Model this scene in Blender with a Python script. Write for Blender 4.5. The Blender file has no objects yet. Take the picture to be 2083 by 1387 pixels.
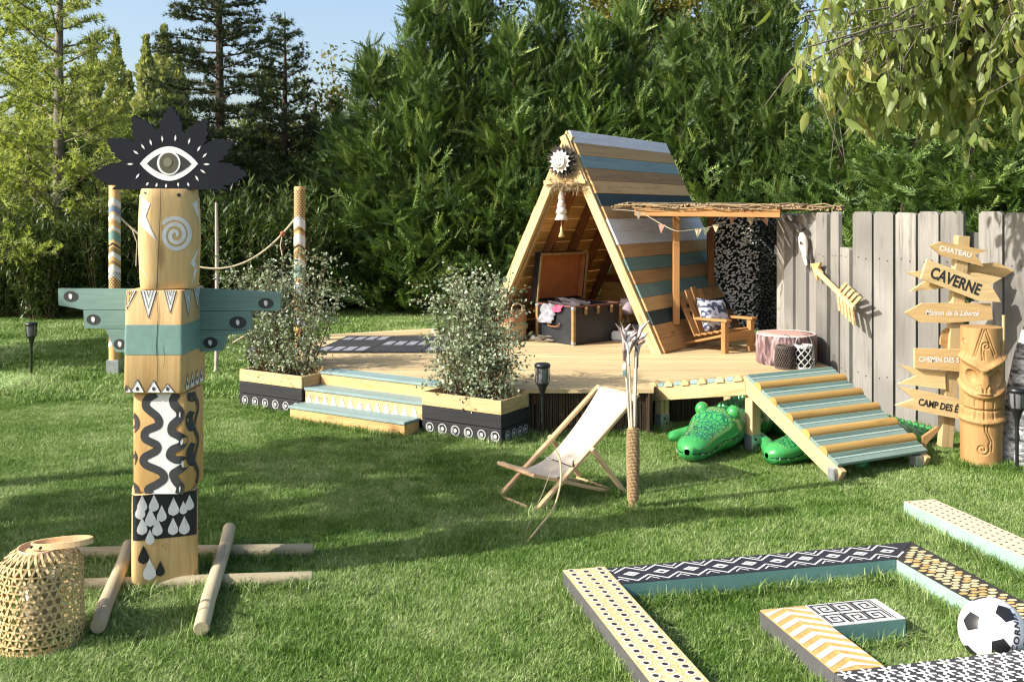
import bpy, bmesh, math, random
import numpy as np
from mathutils import Vector, Matrix, noise
from mathutils.geometry import tessellate_polygon

random.seed(7)
rng = np.random.default_rng(7)
S = bpy.context.scene
COL = S.collection
PI = math.pi

# ------------------------------------------------------------------ camera, sky, sun
F = 2000.0           # focal length in photo pixels (photo 2083 wide)
EYE = 1.65           # camera height
cam_d = bpy.data.cameras.new("camera")
cam = bpy.data.objects.new("camera", cam_d)
COL.objects.link(cam)
cam.location = (0, 0, EYE)
cam.rotation_euler = (PI / 2, 0, 0)
cam_d.sensor_width = 36
cam_d.lens = 36 * F / 2083
cam_d.shift_y = -(693.5 - 432) / 2083
cam_d.clip_end = 600
S.camera = cam

SUN_EL = math.radians(33)
SUN_DIR = Vector((.93 * math.cos(SUN_EL), .36 * math.cos(SUN_EL), -math.sin(SUN_EL))).normalized()
sun_d = bpy.data.lights.new("sun", 'SUN')
sun_d.energy = 4.9
sun_d.angle = math.radians(.6)
sun_d.color = (1, .965, .89)
sun = bpy.data.objects.new("sun", sun_d)
sun.rotation_euler = SUN_DIR.to_track_quat('-Z', 'Y').to_euler()
COL.objects.link(sun)

world = bpy.data.worlds.new("World")
S.world = world
world.use_nodes = True
wn = world.node_tree
bg = wn.nodes["Background"]
sky = wn.nodes.new("ShaderNodeTexSky")
sky.sky_type = 'NISHITA'
sky.sun_disc = False
sky.sun_elevation = SUN_EL
sky.sun_rotation = math.atan2(-SUN_DIR.x, -SUN_DIR.y)
sky.air_density = 1.0
sky.dust_density = 3.2
sky.ozone_density = 1.0
wn.links.new(sky.outputs[0], bg.inputs[0])
bg.inputs[1].default_value = .15
S.view_settings.view_transform = 'Standard'
S.view_settings.look = 'None'
S.view_settings.exposure = 0.76
S.view_settings.gamma = 1
S.view_settings.use_curve_mapping = False
S.cycles.max_bounces = 7
S.cycles.diffuse_bounces = 4
S.cycles.filter_width = 1.25
S.cycles.transparent_max_bounces = 6

# ------------------------------------------------------------------ node helpers
class NT:
    def __init__(s, name):
        s.m = bpy.data.materials.new(name)
        s.m.use_nodes = True
        s.t = s.m.node_tree
        s.p = s.t.nodes["Principled BSDF"]
        s.out = s.t.nodes["Material Output"]
    def n(s, kind, **kw):
        nd = s.t.nodes.new("ShaderNode" + kind)
        for k, v in kw.items():
            if k.startswith("i_"):
                key = k[2:]
                key = int(key) if key.isdigit() else key.replace("_", " ")
                nd.inputs[key].default_value = v
            else:
                setattr(nd, k, v)
        return nd
    def l(s, a, b):
        s.t.links.new(a, b)
    def ramp(s, fac, stops):
        r = s.n("ValToRGB")
        e = r.color_ramp.elements
        while len(e) < len(stops):
            e.new(.5)
        for i, (p, c) in enumerate(stops):
            e[i].position = p
            e[i].color = (*c, 1) if len(c) == 3 else c
        s.l(fac, r.inputs[0])
        return r.outputs[0]
    def math(s, op, a, b=None):
        nd = s.n("Math", operation=op)
        for i, v in enumerate((a, b)):
            if v is None: continue
            if isinstance(v, (int, float)): nd.inputs[i].default_value = v
            else: s.l(v, nd.inputs[i])
        return nd.outputs[0]
    def mix(s, fac, a, b, blend='MIX'):
        nd = s.n("Mix", data_type='RGBA', blend_type=blend)
        for i, v in ((0, fac), (6, a), (7, b)):
            if isinstance(v, (int, float)): nd.inputs[i].default_value = v
            elif isinstance(v, tuple): nd.inputs[i].default_value = (*v[:3], 1)
            else: s.l(v, nd.inputs[i])
        return nd.outputs[2]
    def bump(s, h, strength=.2, dist=.01):
        b = s.n("Bump", i_Strength=strength, i_Distance=dist)
        s.l(h, b.inputs["Height"])
        s.l(b.outputs[0], s.p.inputs["Normal"])

def plain(name, c, rough=.6, var=.12, scale=14, metallic=0, bump=.0, spec=.4):
    m = NT(name)
    tc = m.n("TexCoord")
    nz = m.n("TexNoise", i_Scale=scale, i_Detail=5.0)
    m.l(tc.outputs["Object"], nz.inputs["Vector"])
    lo = tuple(max(0, x * (1 - var)) for x in c)
    hi = tuple(x * (1 + var) for x in c)
    m.l(m.ramp(nz.outputs[0], [(.3, lo), (.7, hi)]), m.p.inputs["Base Color"])
    m.p.inputs["Roughness"].default_value = rough
    m.p.inputs["Metallic"].default_value = metallic
    m.p.inputs["Specular IOR Level"].default_value = spec
    if bump: m.bump(nz.outputs[0], bump, .01)
    return m.m

def worn(name, c, rough=.6, amount=.5, scale=22, stretch=(1, 1, 1)):
    """old paint: thin worn specks let the wood below show"""
    m = plain(name, c, rough, .08, 30)
    t = m.node_tree; nd = t.nodes; out = nd["Material Output"]; p = nd["Principled BSDF"]
    tc = nd.new("ShaderNodeTexCoord"); mp = nd.new("ShaderNodeMapping"); mp.inputs["Scale"].default_value = stretch
    nz = nd.new("ShaderNodeTexNoise"); nz.inputs["Scale"].default_value = scale; nz.inputs["Detail"].default_value = 8; nz.inputs["Roughness"].default_value = .75
    rp = nd.new("ShaderNodeValToRGB"); rp.color_ramp.elements[0].position = .60; rp.color_ramp.elements[1].position = .70
    rp.color_ramp.elements[1].color = (amount, amount, amount, 1)
    tr = nd.new("ShaderNodeBsdfTransparent"); mx = nd.new("ShaderNodeMixShader")
    t.links.new(tc.outputs["Object"], mp.inputs[0]); t.links.new(mp.outputs[0], nz.inputs["Vector"]); t.links.new(nz.outputs[0], rp.inputs[0])
    t.links.new(rp.outputs[0], mx.inputs[0]); t.links.new(p.outputs[0], mx.inputs[1]); t.links.new(tr.outputs[0], mx.inputs[2]); t.links.new(mx.outputs[0], out.inputs[0])
    return m

def wood(name, c, dark=None, axis='X', grain=1.0, knots=.5, rough=.62, var=.22, streak=0.0, wear=0.0, wearcol=(.4, .3, .18)):
    """wood with grain running along a local axis; every plank object varies through Object Info random"""
    m = NT(name)
    dark = dark or tuple(x * k for x, k in zip(c, (.62, .52, .42)))
    tc = m.n("TexCoord")
    oi = m.n("ObjectInfo")
    add = m.n("VectorMath", operation='MULTIPLY_ADD')
    m.l(tc.outputs["Object"], add.inputs[0])
    add.inputs[1].default_value = (1, 1, 1)
    cmb = m.n("CombineXYZ")
    for i, k in enumerate((37, 53, 71)):
        m.l(m.math('MULTIPLY', oi.outputs["Random"], k), cmb.inputs[i])
    m.l(cmb.outputs[0], add.inputs[2])
    sc = {'X': (1.1, 16, 16), 'Y': (16, 1.1, 16), 'Z': (16, 16, 1.1)}[axis]
    mp = m.n("Mapping")
    mp.inputs["Scale"].default_value = sc
    m.l(add.outputs[0], mp.inputs[0])
    n1 = m.n("TexNoise", i_Scale=1.3 * grain, i_Detail=7.0, i_Roughness=.62, i_Distortion=.9)
    m.l(mp.outputs[0], n1.inputs["Vector"])
    n2 = m.n("TexNoise", i_Scale=6.0 * grain, i_Detail=4.0, i_Roughness=.7, i_Distortion=.3)
    m.l(mp.outputs[0], n2.inputs["Vector"])
    col = m.ramp(n1.outputs[0], [(.28, dark), (.47, c), (.75, tuple(min(1, x * 1.13) for x in c))])
    fine = m.ramp(n2.outputs[0], [(.35, (.72, .68, .62)), (.6, (1, 1, 1))])
    col = m.mix(.45, col, fine, 'MULTIPLY')
    if knots:
        mk = m.n("Mapping")
        ks = {'X': (2.0, 7, 7), 'Y': (7, 2.0, 7), 'Z': (7, 7, 2.0)}[axis]
        mk.inputs["Scale"].default_value = ks
        m.l(add.outputs[0], mk.inputs[0])
        vo = m.n("TexVoronoi", i_Scale=1.0)
        m.l(mk.outputs[0], vo.inputs["Vector"])
        kf = m.ramp(vo.outputs["Distance"], [(.05, (knots,) * 3), (.16, (0, 0, 0))])
        col = m.mix(kf, col, tuple(x * k for x, k in zip(c, (.30, .2, .12))))
    if wear:
        n3 = m.n("TexNoise", i_Scale=2.2 * grain, i_Detail=8.0, i_Roughness=.75)
        m.l(mp.outputs[0], n3.inputs["Vector"])
        wf = m.ramp(n3.outputs[0], [(.60, (0, 0, 0)), (.72, (wear,) * 3)])
        col = m.mix(wf, col, wearcol)
    if streak:
        n4 = m.n("TexNoise", i_Scale=.7, i_Detail=3.0)
        m.l(add.outputs[0], n4.inputs["Vector"])
        sf = m.ramp(n4.outputs[0], [(.40, (0, 0, 0)), (.60, (streak,) * 3)])
        col = m.mix(sf, col, tuple(x * .42 for x in c))
    br = m.n("MapRange")
    m.l(oi.outputs["Random"], br.inputs[0])
    br.inputs[3].default_value = 1 - var
    br.inputs[4].default_value = 1 + var * .8
    hs = m.n("HueSaturation")
    m.l(col, hs.inputs["Color"])
    m.l(br.outputs[0], hs.inputs["Value"])
    m.l(hs.outputs[0], m.p.inputs["Base Color"])
    m.p.inputs["Roughness"].default_value = rough
    m.p.inputs["Specular IOR Level"].default_value = .3
    m.bump(n2.outputs[0], .25, .004)
    return m.m

def leafmat(name, c, c2, transl=.35, rough=.5, patch=.5, hi=None):
    """leaf: mixes two leaf colours by a per-leaf attribute and slow clump noise"""
    m = NT(name)
    at = m.n("Attribute", attribute_name="tint")
    tc = m.n("TexCoord")
    nz = m.n("TexNoise", i_Scale=patch * 3, i_Detail=3.0)
    m.l(tc.outputs["Object"], nz.inputs["Vector"])
    f = m.math('ADD', m.math('MULTIPLY', at.outputs["Fac"], .65), m.math('MULTIPLY', nz.outputs[0], .5))
    stops = [(.18, c), (.72, c2)]
    if hi: stops.append((.93, hi))
    col = m.ramp(f, stops)
    oi = m.n("ObjectInfo")
    br = m.n("MapRange")
    m.l(oi.outputs["Random"], br.inputs[0])
    br.inputs[3].default_value = .8
    br.inputs[4].default_value = 1.2
    hs = m.n("HueSaturation")
    m.l(col, hs.inputs["Color"])
    m.l(br.outputs[0], hs.inputs["Value"])
    m.l(hs.outputs[0], m.p.inputs["Base Color"])
    m.p.inputs["Roughness"].default_value = rough
    m.p.inputs["Specular IOR Level"].default_value = .35
    tr = m.n("BsdfTranslucent")
    m.l(m.mix(1.0, hs.outputs[0], (1.0, 1.0, .55), 'MULTIPLY'), tr.inputs[0])
    mx = m.n("MixShader", i_0=transl)
    m.l(m.p.outputs[0], mx.inputs[1])
    m.l(tr.outputs[0], mx.inputs[2])
    m.l(mx.outputs[0], m.out.inputs[0])
    return m.m

# ------------------------------------------------------------------ geometry helpers
def W(px, py, D):
    """world point seen at photo pixel (px, py) at depth D"""
    return Vector(((px - 1041.5) * D / F, D, EYE - (py - 432) * D / F))
def G(px, py, z=0.0):
    """world point at height z seen at photo pixel (px, py)"""
    D = (EYE - z) * F / (py - 432)
    return Vector(((px - 1041.5) * D / F, D, z))

class MB:
    def __init__(s):
        s.v, s.f, s.m, s.sm = [], [], [], []
    def add(s, vs, fs, mi=0, M=None, smooth=False):
        o = len(s.v)
        s.v += [tuple(M @ Vector(p)) if M is not None else tuple(p) for p in vs]
        s.f += [tuple(i + o for i in f) for f in fs]
        s.m += [mi] * len(fs)
        s.sm += [smooth] * len(fs)
        return s
    def box(s, c, d, mi=0, M=None, ch=.003):
        hx, hy, hz = (x / 2 for x in d)
        ch = min(ch, hx * .5, hy * .5, hz * .5)
        vs, idx = [], {}
        for sx in (-1, 1):
            for sy in (-1, 1):
                for sz in (-1, 1):
                    for a in range(3):
                        p = [sx * (hx - ch), sy * (hy - ch), sz * (hz - ch)]
                        p[a] = (sx * hx, sy * hy, sz * hz)[a]
                        idx[(sx, sy, sz, a)] = len(vs)
                        vs.append((p[0] + c[0], p[1] + c[1], p[2] + c[2]))
        fs = []
        for a in range(3):
            b, cc = (a + 1) % 3, (a + 2) % 3
            for sg in (-1, 1):
                q = []
                for (u, w) in ((-1, -1), (1, -1), (1, 1), (-1, 1)):
                    k = [0, 0, 0]; k[a] = sg; k[b] = u; k[cc] = w
                    q.append(idx[(*k, a)])
                fs.append(q if sg > 0 else q[::-1])
        for a in range(3):          # edge strips
            b, cc = (a + 1) % 3, (a + 2) % 3
            for u in (-1, 1):
                for w in (-1, 1):
                    k0 = [0, 0, 0]; k0[a] = -1; k0[b] = u; k0[cc] = w
                    k1 = list(k0); k1[a] = 1
                    q = [idx[(*k0, b)], idx[(*k1, b)], idx[(*k1, cc)], idx[(*k0, cc)]]
                    fs.append(q if u * w > 0 else q[::-1])
        for sx in (-1, 1):
            for sy in (-1, 1):
                for sz in (-1, 1):
                    t = [idx[(sx, sy, sz, a)] for a in range(3)]
                    fs.append(t if sx * sy * sz > 0 else t[::-1])
        return s.add(vs, fs, mi, M)
    def tube(s, path, r, n=8, mi=0, M=None, caps=True, smooth=True):
        path = [Vector(p) for p in path]
        rs = r if isinstance(r, (list, tuple)) else [r] * len(path)
        vs, fs = [], []
        up = Vector((0, 0, 1))
        t0 = (path[1] - path[0]).normalized()
        if abs(t0.dot(up)) > .95: up = Vector((1, 0, 0))
        a = t0.cross(up).normalized()
        for i, p in enumerate(path):
            t = (path[min(i + 1, len(path) - 1)] - path[max(i - 1, 0)]).normalized()
            a = (a - t * a.dot(t)).normalized()
            b = t.cross(a)
            for k in range(n):
                an = 2 * PI * k / n
                vs.append(p + (a * math.cos(an) + b * math.sin(an)) * rs[i])
        for i in range(len(path) - 1):
            for k in range(n):
                fs.append((i * n + k, i * n + (k + 1) % n, (i + 1) * n + (k + 1) % n, (i + 1) * n + k))
        s.add(vs, fs, mi, M, smooth)
        if caps:
            o = len(vs)
            s.add(vs[:n], [tuple(range(n))[::-1]], mi, M)
            s.add(vs[-n:], [tuple(range(n))], mi, M)
        return s
    def lathe(s, prof, n=24, mi=0, M=None, smooth=True, rmod=None):
        vs, fs = [], []
        for i, (r, z) in enumerate(prof):
            for k in range(n):
                an = 2 * PI * k / n
                rr = r * (rmod(an, z) if rmod else 1)
                vs.append((rr * math.cos(an), rr * math.sin(an), z))
        for i in range(len(prof) - 1):
            for k in range(n):
                fs.append((i * n + k, i * n + (k + 1) % n, (i + 1) * n + (k + 1) % n, (i + 1) * n + k))
        s.add(vs, fs, mi, M, smooth)
        if prof[0][0] > 1e-4: s.add(vs[:n], [tuple(range(n))[::-1]], mi, M)
        if prof[-1][0] > 1e-4: s.add(vs[-n:], [tuple(range(n))], mi, M)
        return s
    def prism(s, poly, t0, t1, mi=0, M=None):
        """polygon in XY extruded in Z from t0 to t1 (use M to place it)"""
        n = len(poly)
        area = sum(poly[i][0] * poly[(i + 1) % n][1] - poly[(i + 1) % n][0] * poly[i][1] for i in range(n))
        if area < 0: poly = poly[::-1]
        vs = [(x, y, t0) for x, y in poly] + [(x, y, t1) for x, y in poly]
        tri = tessellate_polygon([[Vector((x, y, 0)) for x, y in poly]])
        fs = []
        for t in tri:
            a, b, c = t
            ar = (poly[b][0] - poly[a][0]) * (poly[c][1] - poly[a][1]) - (poly[c][0] - poly[a][0]) * (poly[b][1] - poly[a][1])
            if ar < 0: a, c = c, a
            fs.append((c, b, a))
            fs.append((a + n, b + n, c + n))
        for i in range(n):
            j = (i + 1) % n
            fs.append((i, j, j + n, i + n))
        return s.add(vs, fs, mi, M)
    def flat(s, poly, fn, mi=0, cut=None):
        """flat print: 2-D polygon mapped on a surface through fn(u, v) -> point; cut = longest edge"""
        tri = tessellate_polygon([[Vector((x, y, 0)) for x, y in poly]])
        st = [tuple(Vector((*poly[i], 0)) for i in t) for t in tri]
        out = []
        while st:
            t = st.pop()
            if cut:
                L = [(t[i] - t[(i + 1) % 3]).length for i in range(3)]
                k = max(range(3), key=lambda i: L[i])
                if L[k] > cut and len(out) < 20000:
                    mdp = (t[k] + t[(k + 1) % 3]) / 2
                    o = t[(k + 2) % 3]
                    st += [(t[k], mdp, o), (mdp, t[(k + 1) % 3], o)]
                    continue
            out.append(t)
        for t in out:
            s.add([fn(p.x, p.y) for p in t], [(0, 1, 2)], mi)
        return s
    def strip(s, A, B, fn, mi=0):
        vs = [fn(*p) for p in A] + [fn(*p) for p in B]
        n = len(A)
        return s.add(vs, [(i, i + 1, n + i + 1, n + i) for i in range(n - 1)], mi)
    def stroke(s, path, w, fn, mi=0, closed=False):
        P = [Vector(p) for p in path]
        n = len(P)
        A, B = [], []
        for i in range(n):
            p0 = P[(i - 1) % n] if closed else P[max(i - 1, 0)]
            p1 = P[(i + 1) % n] if closed else P[min(i + 1, n - 1)]
            d0 = (P[i] - p0); d1 = (p1 - P[i])
            if d0.length < 1e-9: d0 = d1
            if d1.length < 1e-9: d1 = d0
            t = (d0.normalized() + d1.normalized())
            t = t.normalized() if t.length > 1e-6 else d0.normalized()
            nrm = Vector((-t.y, t.x))
            k = 1 / max(.5, abs(t.dot(d0.normalized())))
            ww = w[i] if isinstance(w, (list, tuple)) else w
            A.append(P[i] + nrm * ww * k / 2)
            B.append(P[i] - nrm * ww * k / 2)
        if closed: A.append(A[0]); B.append(B[0])
        return s.strip(A, B, fn, mi)
    def mesh(s, name, mats):
        me = bpy.data.meshes.new(name)
        me.from_pydata(s.v, [], s.f)
        for m in mats: me.materials.append(m)
        if len(mats) > 1: me.polygons.foreach_set("material_index", s.m)
        me.polygons.foreach_set("use_smooth", s.sm)
        me.update()
        return me

def link(name, me, parent=None, M=None):
    o = bpy.data.objects.new(name, me)
    COL.objects.link(o)
    if parent is not None: o.parent = parent
    if M is not None: o.matrix_local = M
    return o
def obj(name, mb, mats, parent=None, M=None):
    if not isinstance(mats, (list, tuple)): mats = [mats]
    return link(name, mb.mesh(name, mats), parent, M)
def tag(o, label, cat, group=None, kind=None):
    if label: o["label"] = label
    if cat: o["category"] = cat
    if group: o["group"] = group
    if kind: o["kind"] = kind
    return o
def thing(name, label, cat, loc=(0, 0, 0), rz=0, group=None):
    o = bpy.data.objects.new(name, None)
    o.empty_display_size = .1
    COL.objects.link(o)
    o.location = loc
    o.rotation_euler = (0, 0, rz)
    return tag(o, label, cat, group)
def copy_tree(o, loc, rz, label, sc=None):
    r = o.copy(); COL.objects.link(r)
    r.location = loc; r.rotation_euler = (0, 0, rz)
    if sc is not None: r.scale = sc if isinstance(sc, (tuple, list)) else (sc,) * 3
    r["label"] = label
    for ch in list(o.children):
        c = ch.copy(); COL.objects.link(c); c.parent = r
        for g in list(ch.children):
            d = g.copy(); COL.objects.link(d); d.parent = c
    return r
def TR(x=0, y=0, z=0): return Matrix.Translation((x, y, z))
def RZ(a): return Matrix.Rotation(a, 4, 'Z')
def RX(a): return Matrix.Rotation(a, 4, 'X')
def RY(a): return Matrix.Rotation(a, 4, 'Y')
def frame(o, x, z):
    """matrix with local X along x and local Z close to z"""
    x = Vector(x).normalized(); z = Vector(z)
    y = z.cross(x).normalized(); z = x.cross(y)
    M = Matrix((x, y, z)).transposed().to_4x4()
    M.translation = Vector(o)
    return M
XZ = Matrix(((1, 0, 0, 0), (0, 0, -1, 0), (0, 1, 0, 0), (0, 0, 0, 1)))   # XY polygon -> XZ plane, +Z extrude -> -Y (towards camera)
_pc = {}
def plank(name, L, w, t, mat, parent, M, ch=.003):
    k = (round(L, 3), round(w, 3), round(t, 3), mat.name)
    if k not in _pc: _pc[k] = MB().box((0, 0, 0), (L, w, t), ch=ch).mesh(name, [mat])
    return link(name, _pc[k], parent, M)
def bar(name, p0, p1, w, t, mat, parent, up=(0, 0, 1), ch=.003):
    p0, p1 = Vector(p0), Vector(p1)
    return plank(name, (p1 - p0).length, w, t, mat, parent, frame((p0 + p1) / 2, p1 - p0, up), ch)
def disc(cx, cy, rx, ry=None, n=16, ph=0):
    ry = ry or rx
    return [(cx + rx * math.cos(ph + 2 * PI * i / n), cy + ry * math.sin(ph + 2 * PI * i / n)) for i in range(n)]
def smooth_path(pts, k=6):
    """Catmull-Rom through the points"""
    P = [Vector(p) for p in pts]
    P = [P[0] * 2 - P[1]] + P + [P[-1] * 2 - P[-2]]
    out = []
    for i in range(1, len(P) - 2):
        for j in range(k):
            t = j / k
            a, b, c, d = P[i - 1:i + 3]
            out.append(.5 * ((2 * b) + (c - a) * t + (2 * a - 5 * b + 4 * c - d) * t * t + (3 * b - a - 3 * c + d) * t ** 3))
    out.append(P[-2])
    return out
def text_mb(s, size, fn, bold=0, shear=0, align='CENTER', sx=1.0, mi=0, mb=None, spacing=1.0):
    cu = bpy.data.curves.new("lettering", 'FONT')
    cu.body = s; cu.size = size; cu.offset = bold; cu.shear = shear
    cu.align_x = align; cu.align_y = 'CENTER'; cu.space_character = spacing
    cu.resolution_u = 3
    o = bpy.data.objects.new("lettering", cu)
    me = bpy.data.meshes.new_from_object(o)
    mb = mb or MB()
    mb.add([fn(v.co.x * sx, v.co.y) for v in me.vertices], [tuple(p.vertices) for p in me.polygons], mi)
    bpy.data.objects.remove(o); bpy.data.meshes.remove(me); bpy.data.curves.remove(cu)
    return mb
def clip(poly, a, b, c):
    """keep the part of the polygon where a*x + b*y <= c"""
    out = []
    n = len(poly)
    for i in range(n):
        p, q = poly[i], poly[(i + 1) % n]
        dp, dq = a * p[0] + b * p[1] - c, a * q[0] + b * q[1] - c
        if dp <= 0: out.append(p)
        if dp * dq < 0:
            t = dp / (dp - dq)
            out.append((p[0] + (q[0] - p[0]) * t, p[1] + (q[1] - p[1]) * t))
    return out

# ------------------------------------------------------------------ foliage (numpy)
def cards(name, tv, tf, P, B, mat, tint):
    """mesh of n copies of a small leaf shape; P positions (n,3), B bases (n,3,3) with columns = local axes"""
    tv = np.asarray(tv, float); tf = np.asarray(tf, int)
    n, k, m, c = len(P), len(tv), len(tf), tf.shape[1]
    V = (P[:, None, :] + np.einsum('nij,kj->nki', B, tv)).reshape(-1, 3)
    Fi = (tf[None] + (np.arange(n) * k)[:, None, None]).reshape(-1)
    me = bpy.data.meshes.new(name)
    me.vertices.add(n * k); me.vertices.foreach_set("co", V.ravel().astype(np.float32))
    me.loops.add(n * m * c); me.loops.foreach_set("vertex_index", Fi.astype(np.int32))
    me.polygons.add(n * m)
    me.polygons.foreach_set("loop_start", (np.arange(n * m) * c).astype(np.int32))
    a = me.attributes.new("tint", 'FLOAT', 'POINT')
    a.data.foreach_set("value", np.repeat(tint, k).astype(np.float32))
    me.materials.append(mat)
    me.update(calc_edges=True)
    return me
def unit(v): return v / np.maximum(1e-9, np.linalg.norm(v, axis=-1, keepdims=True))
def basis(d, size, rg, up=None, roll=None):
    d = unit(np.asarray(d, float)); n = len(d)
    u = rg.normal(size=(n, 3)) if up is None else np.broadcast_to(np.asarray(up, float), (n, 3)) + rg.normal(size=(n, 3)) * .25
    y = unit(np.cross(u, d)); z = np.cross(d, y)
    return np.stack([d, y, z], axis=-1) * np.asarray(size).reshape(-1, 1, 1)
def tri_leaf(l=1, w=.3, droop=.08):   # pointed leaf, folded along its rib
    return [(0, 0, 0), (l * .45, w / 2, w * .12 - droop * .3), (l, 0, -droop), (l * .45, -w / 2, w * .12 - droop * .3), (l * .5, 0, -droop * .3)], [(0, 4, 1), (1, 4, 2), (2, 4, 3), (3, 4, 0)]
def leaf6(l=1, w=.36, droop=.2):      # drooping leaf with a rounded base, a long tip and a folded rib
    pts = [(0, 0), (.22, .42), (.50, .50), (.78, .26), (1, 0)]
    v, f = [], []
    for t, h in pts:
        z = -droop * t * t
        v += [(t * l, h * w, z + h * w * .30), (t * l, 0, z), (t * l, -h * w, z + h * w * .22)]
    for i in range(4):
        o = i * 3
        f += [(o, o + 1, o + 4, o + 3), (o + 1, o + 2, o + 5, o + 4)]
    return v, f
def spray_tmpl(pairs=6, ang=.58, w=.12, ll=.40):
    v, f = [], []
    for i in range(pairs):
        t = .04 + .86 * i / (pairs - 1)
        L = ll * (1 - .62 * t) * (.75 if i % 2 else 1)
        for s in (-1, 1):
            o = len(v)
            ca, sa = math.cos(ang), math.sin(ang) * s
            z0 = -.16 * t * t
            v += [(t - w * .5, 0, z0), (t + w * .6, 0, z0), (t + L * ca, L * sa, z0 + .05 * L)]
            f.append((o, o + 1, o + 2))
    o = len(v)
    v += [(.2, w * .35, -.01), (.2, -w * .35, -.01), (1.05, 0, -.18)]
    f.append((o, o + 1, o + 2))
    return v, f

# ------------------------------------------------------------------ materials
PINE = wood("pale_pine", (.545, .395, .20), var=.14, knots=.45)
PINEZ = wood("pale_pine_upright", (.545, .395, .20), axis='Z', var=.14, knots=.45)
DECKW = wood("deck_pine", (.57, .435, .235), dark=(.44, .315, .155), var=.12, knots=.4)
STAIN = wood("stained_plank", (.46, .265, .11), dark=(.31, .155, .055), var=.3, knots=.6)
STAINL = wood("stained_plank_light", (.58, .36, .15), dark=(.40, .21, .075), var=.2, knots=.6)
INNER = wood("inside_plank", (.74, .47, .18), dark=(.5, .28, .09), var=.32, knots=.4)
DARKW = wood("red_brown_wood", (.26, .105, .035), var=.2, knots=.3)
ORANGEW = wood("orange_wood", (.38, .19, .068), dark=(.26, .115, .036), var=.12, knots=.3)
TEALW = wood("teal_paint", (.17, .275, .245), dark=(.13, .215, .19), var=.08, knots=.25, wear=.35, wearcol=(.3, .36, .3))
TEALB = wood("blue_teal_paint", (.225, .315, .305), dark=(.17, .245, .24), var=.1, knots=.2, wear=.2, wearcol=(.3, .34, .32))
NAVYW = wood("dark_green_paint", (.034, .052, .052), dark=(.024, .036, .036), var=.15, knots=0)
WHITEW = wood("white_paint_wood", (.76, .75, .76), dark=(.66, .65, .66), var=.04, knots=0)
BLACKW = wood("black_paint_wood", (.021, .022, .025), dark=(.013, .014, .016), var=.12, knots=0, wear=.3, wearcol=(.06, .058, .055))
GREYW = wood("weathered_grey", (.315, .30, .272), dark=(.15, .14, .124), axis='X', var=.3, knots=.8, streak=.85, rough=.85, grain=1.3, wear=.85, wearcol=(.085, .075, .062))
TOTW = wood("totem_wood", (.60, .405, .185), dark=(.45, .275, .105), axis='Z', var=.08, knots=.5, grain=.8)
TOTW2 = wood("totem_wood_orange", (.60, .37, .14), dark=(.43, .23, .07), axis='Z', var=.08, knots=.5, grain=.8)
POLEW = wood("grey_round_wood", (.44, .37, .235), dark=(.27, .22, .14), axis='X', var=.2, knots=.5, streak=.4, rough=.8)
LOGW = wood("half_log", (.45, .275, .085), dark=(.32, .18, .05), axis='X', var=.12, knots=.4)
CARVE = wood("carved_wood", (.38, .22, .085), dark=(.29, .155, .054), axis='Z', var=.05, knots=.15, grain=.7)
BEECH = wood("beech", (.66, .45, .25), var=.08, knots=.0)
WPAINT = worn("white_paint", (.68, .67, .65), .6, .55, 16, (2.2, 2.2, .5))
BPAINT = plain("black_paint", (.018, .018, .02), .5, .2, 30)
GREYINK = worn("charcoal_paint", (.036, .038, .040), .6, .5, 16, (2.2, 2.2, .5))
TPAINT = plain("teal_flat_paint", (.16, .27, .24), .55, .09, 25)
EYEBOARD = plain("black_eye_board", (.010, .011, .016), .75, .18, 9, spec=.15)
OLIVE = plain("olive_paint", (.075, .068, .042), .5, .1)
OLIVE2 = plain("olive_light_paint", (.16, .15, .10), .5, .1)
GOLD = plain("ochre_paint", (.24, .16, .06), .55, .15)
BLUEP = plain("slate_blue_paint", (.17, .24, .34), .55, .1)
PINKP = plain("dusty_pink_paint", (.46, .31, .26), .55, .1)
PLASTIC = plain("black_plastic", (.012, .012, .013), .35, .1, spec=.5)
METAL = plain("galvanised_steel", (.42, .44, .46), .42, .15, 20, metallic=.7)
ROPE = plain("rope", (.48, .40, .27), .9, .2, 60, bump=.3)
TWINE = plain("twine", (.34, .23, .12), .95, .35, 90, bump=.6)
CANVAS = plain("canvas", (.50, .44, .355), .85, .05, 40, bump=.1)
SOIL = plain("soil", (.05, .034, .022), .95, .4, 40, bump=.6)
BARK = plain("bark", (.085, .062, .045), .95, .4, 12, bump=.8)
BARKG = plain("grey_bark", (.17, .145, .115), .95, .3, 12, bump=.8)
STEMM = plain("twig", (.11, .075, .04), .9, .3)
WICK = wood("bamboo_strip", (.56, .41, .20), dark=(.40, .27, .11), var=.12, knots=0)
LEYL = leafmat("conifer_leaf", (.022, .052, .013), (.13, .215, .05), .28, .5, .35, (.32, .40, .12))
OAKL = leafmat("olive_leaf", (.05, .06, .014), (.15, .155, .03), .35, .5, .3, (.30, .20, .04))
GOLDL = leafmat("larch_needles", (.20, .26, .055), (.42, .48, .14), .5, .6, .3, (.56, .58, .22))
CEDL = leafmat("cedar_needles", (.035, .058, .028), (.11, .145, .05), .3, .6, .3)
OLEL = leafmat("oleander_leaf", (.028, .055, .015), (.105, .15, .04), .25, .45, .4)
EUCL = leafmat("eucalyptus_leaf", (.12, .165, .095), (.35, .40, .27), .25, .45, .6, (.56, .59, .47))
POPL = leafmat("poplar_leaf", (.20, .22, .08), (.38, .41, .16), .45, .5, .2)
HANGL = leafmat("hanging_leaf", (.11, .15, .03), (.28, .34, .10), .42, .42, .6, (.36, .31, .08))
DRYL = leafmat("dry_grass", (.15, .11, .06), (.38, .30, .18), .3, .7, .6)

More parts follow.
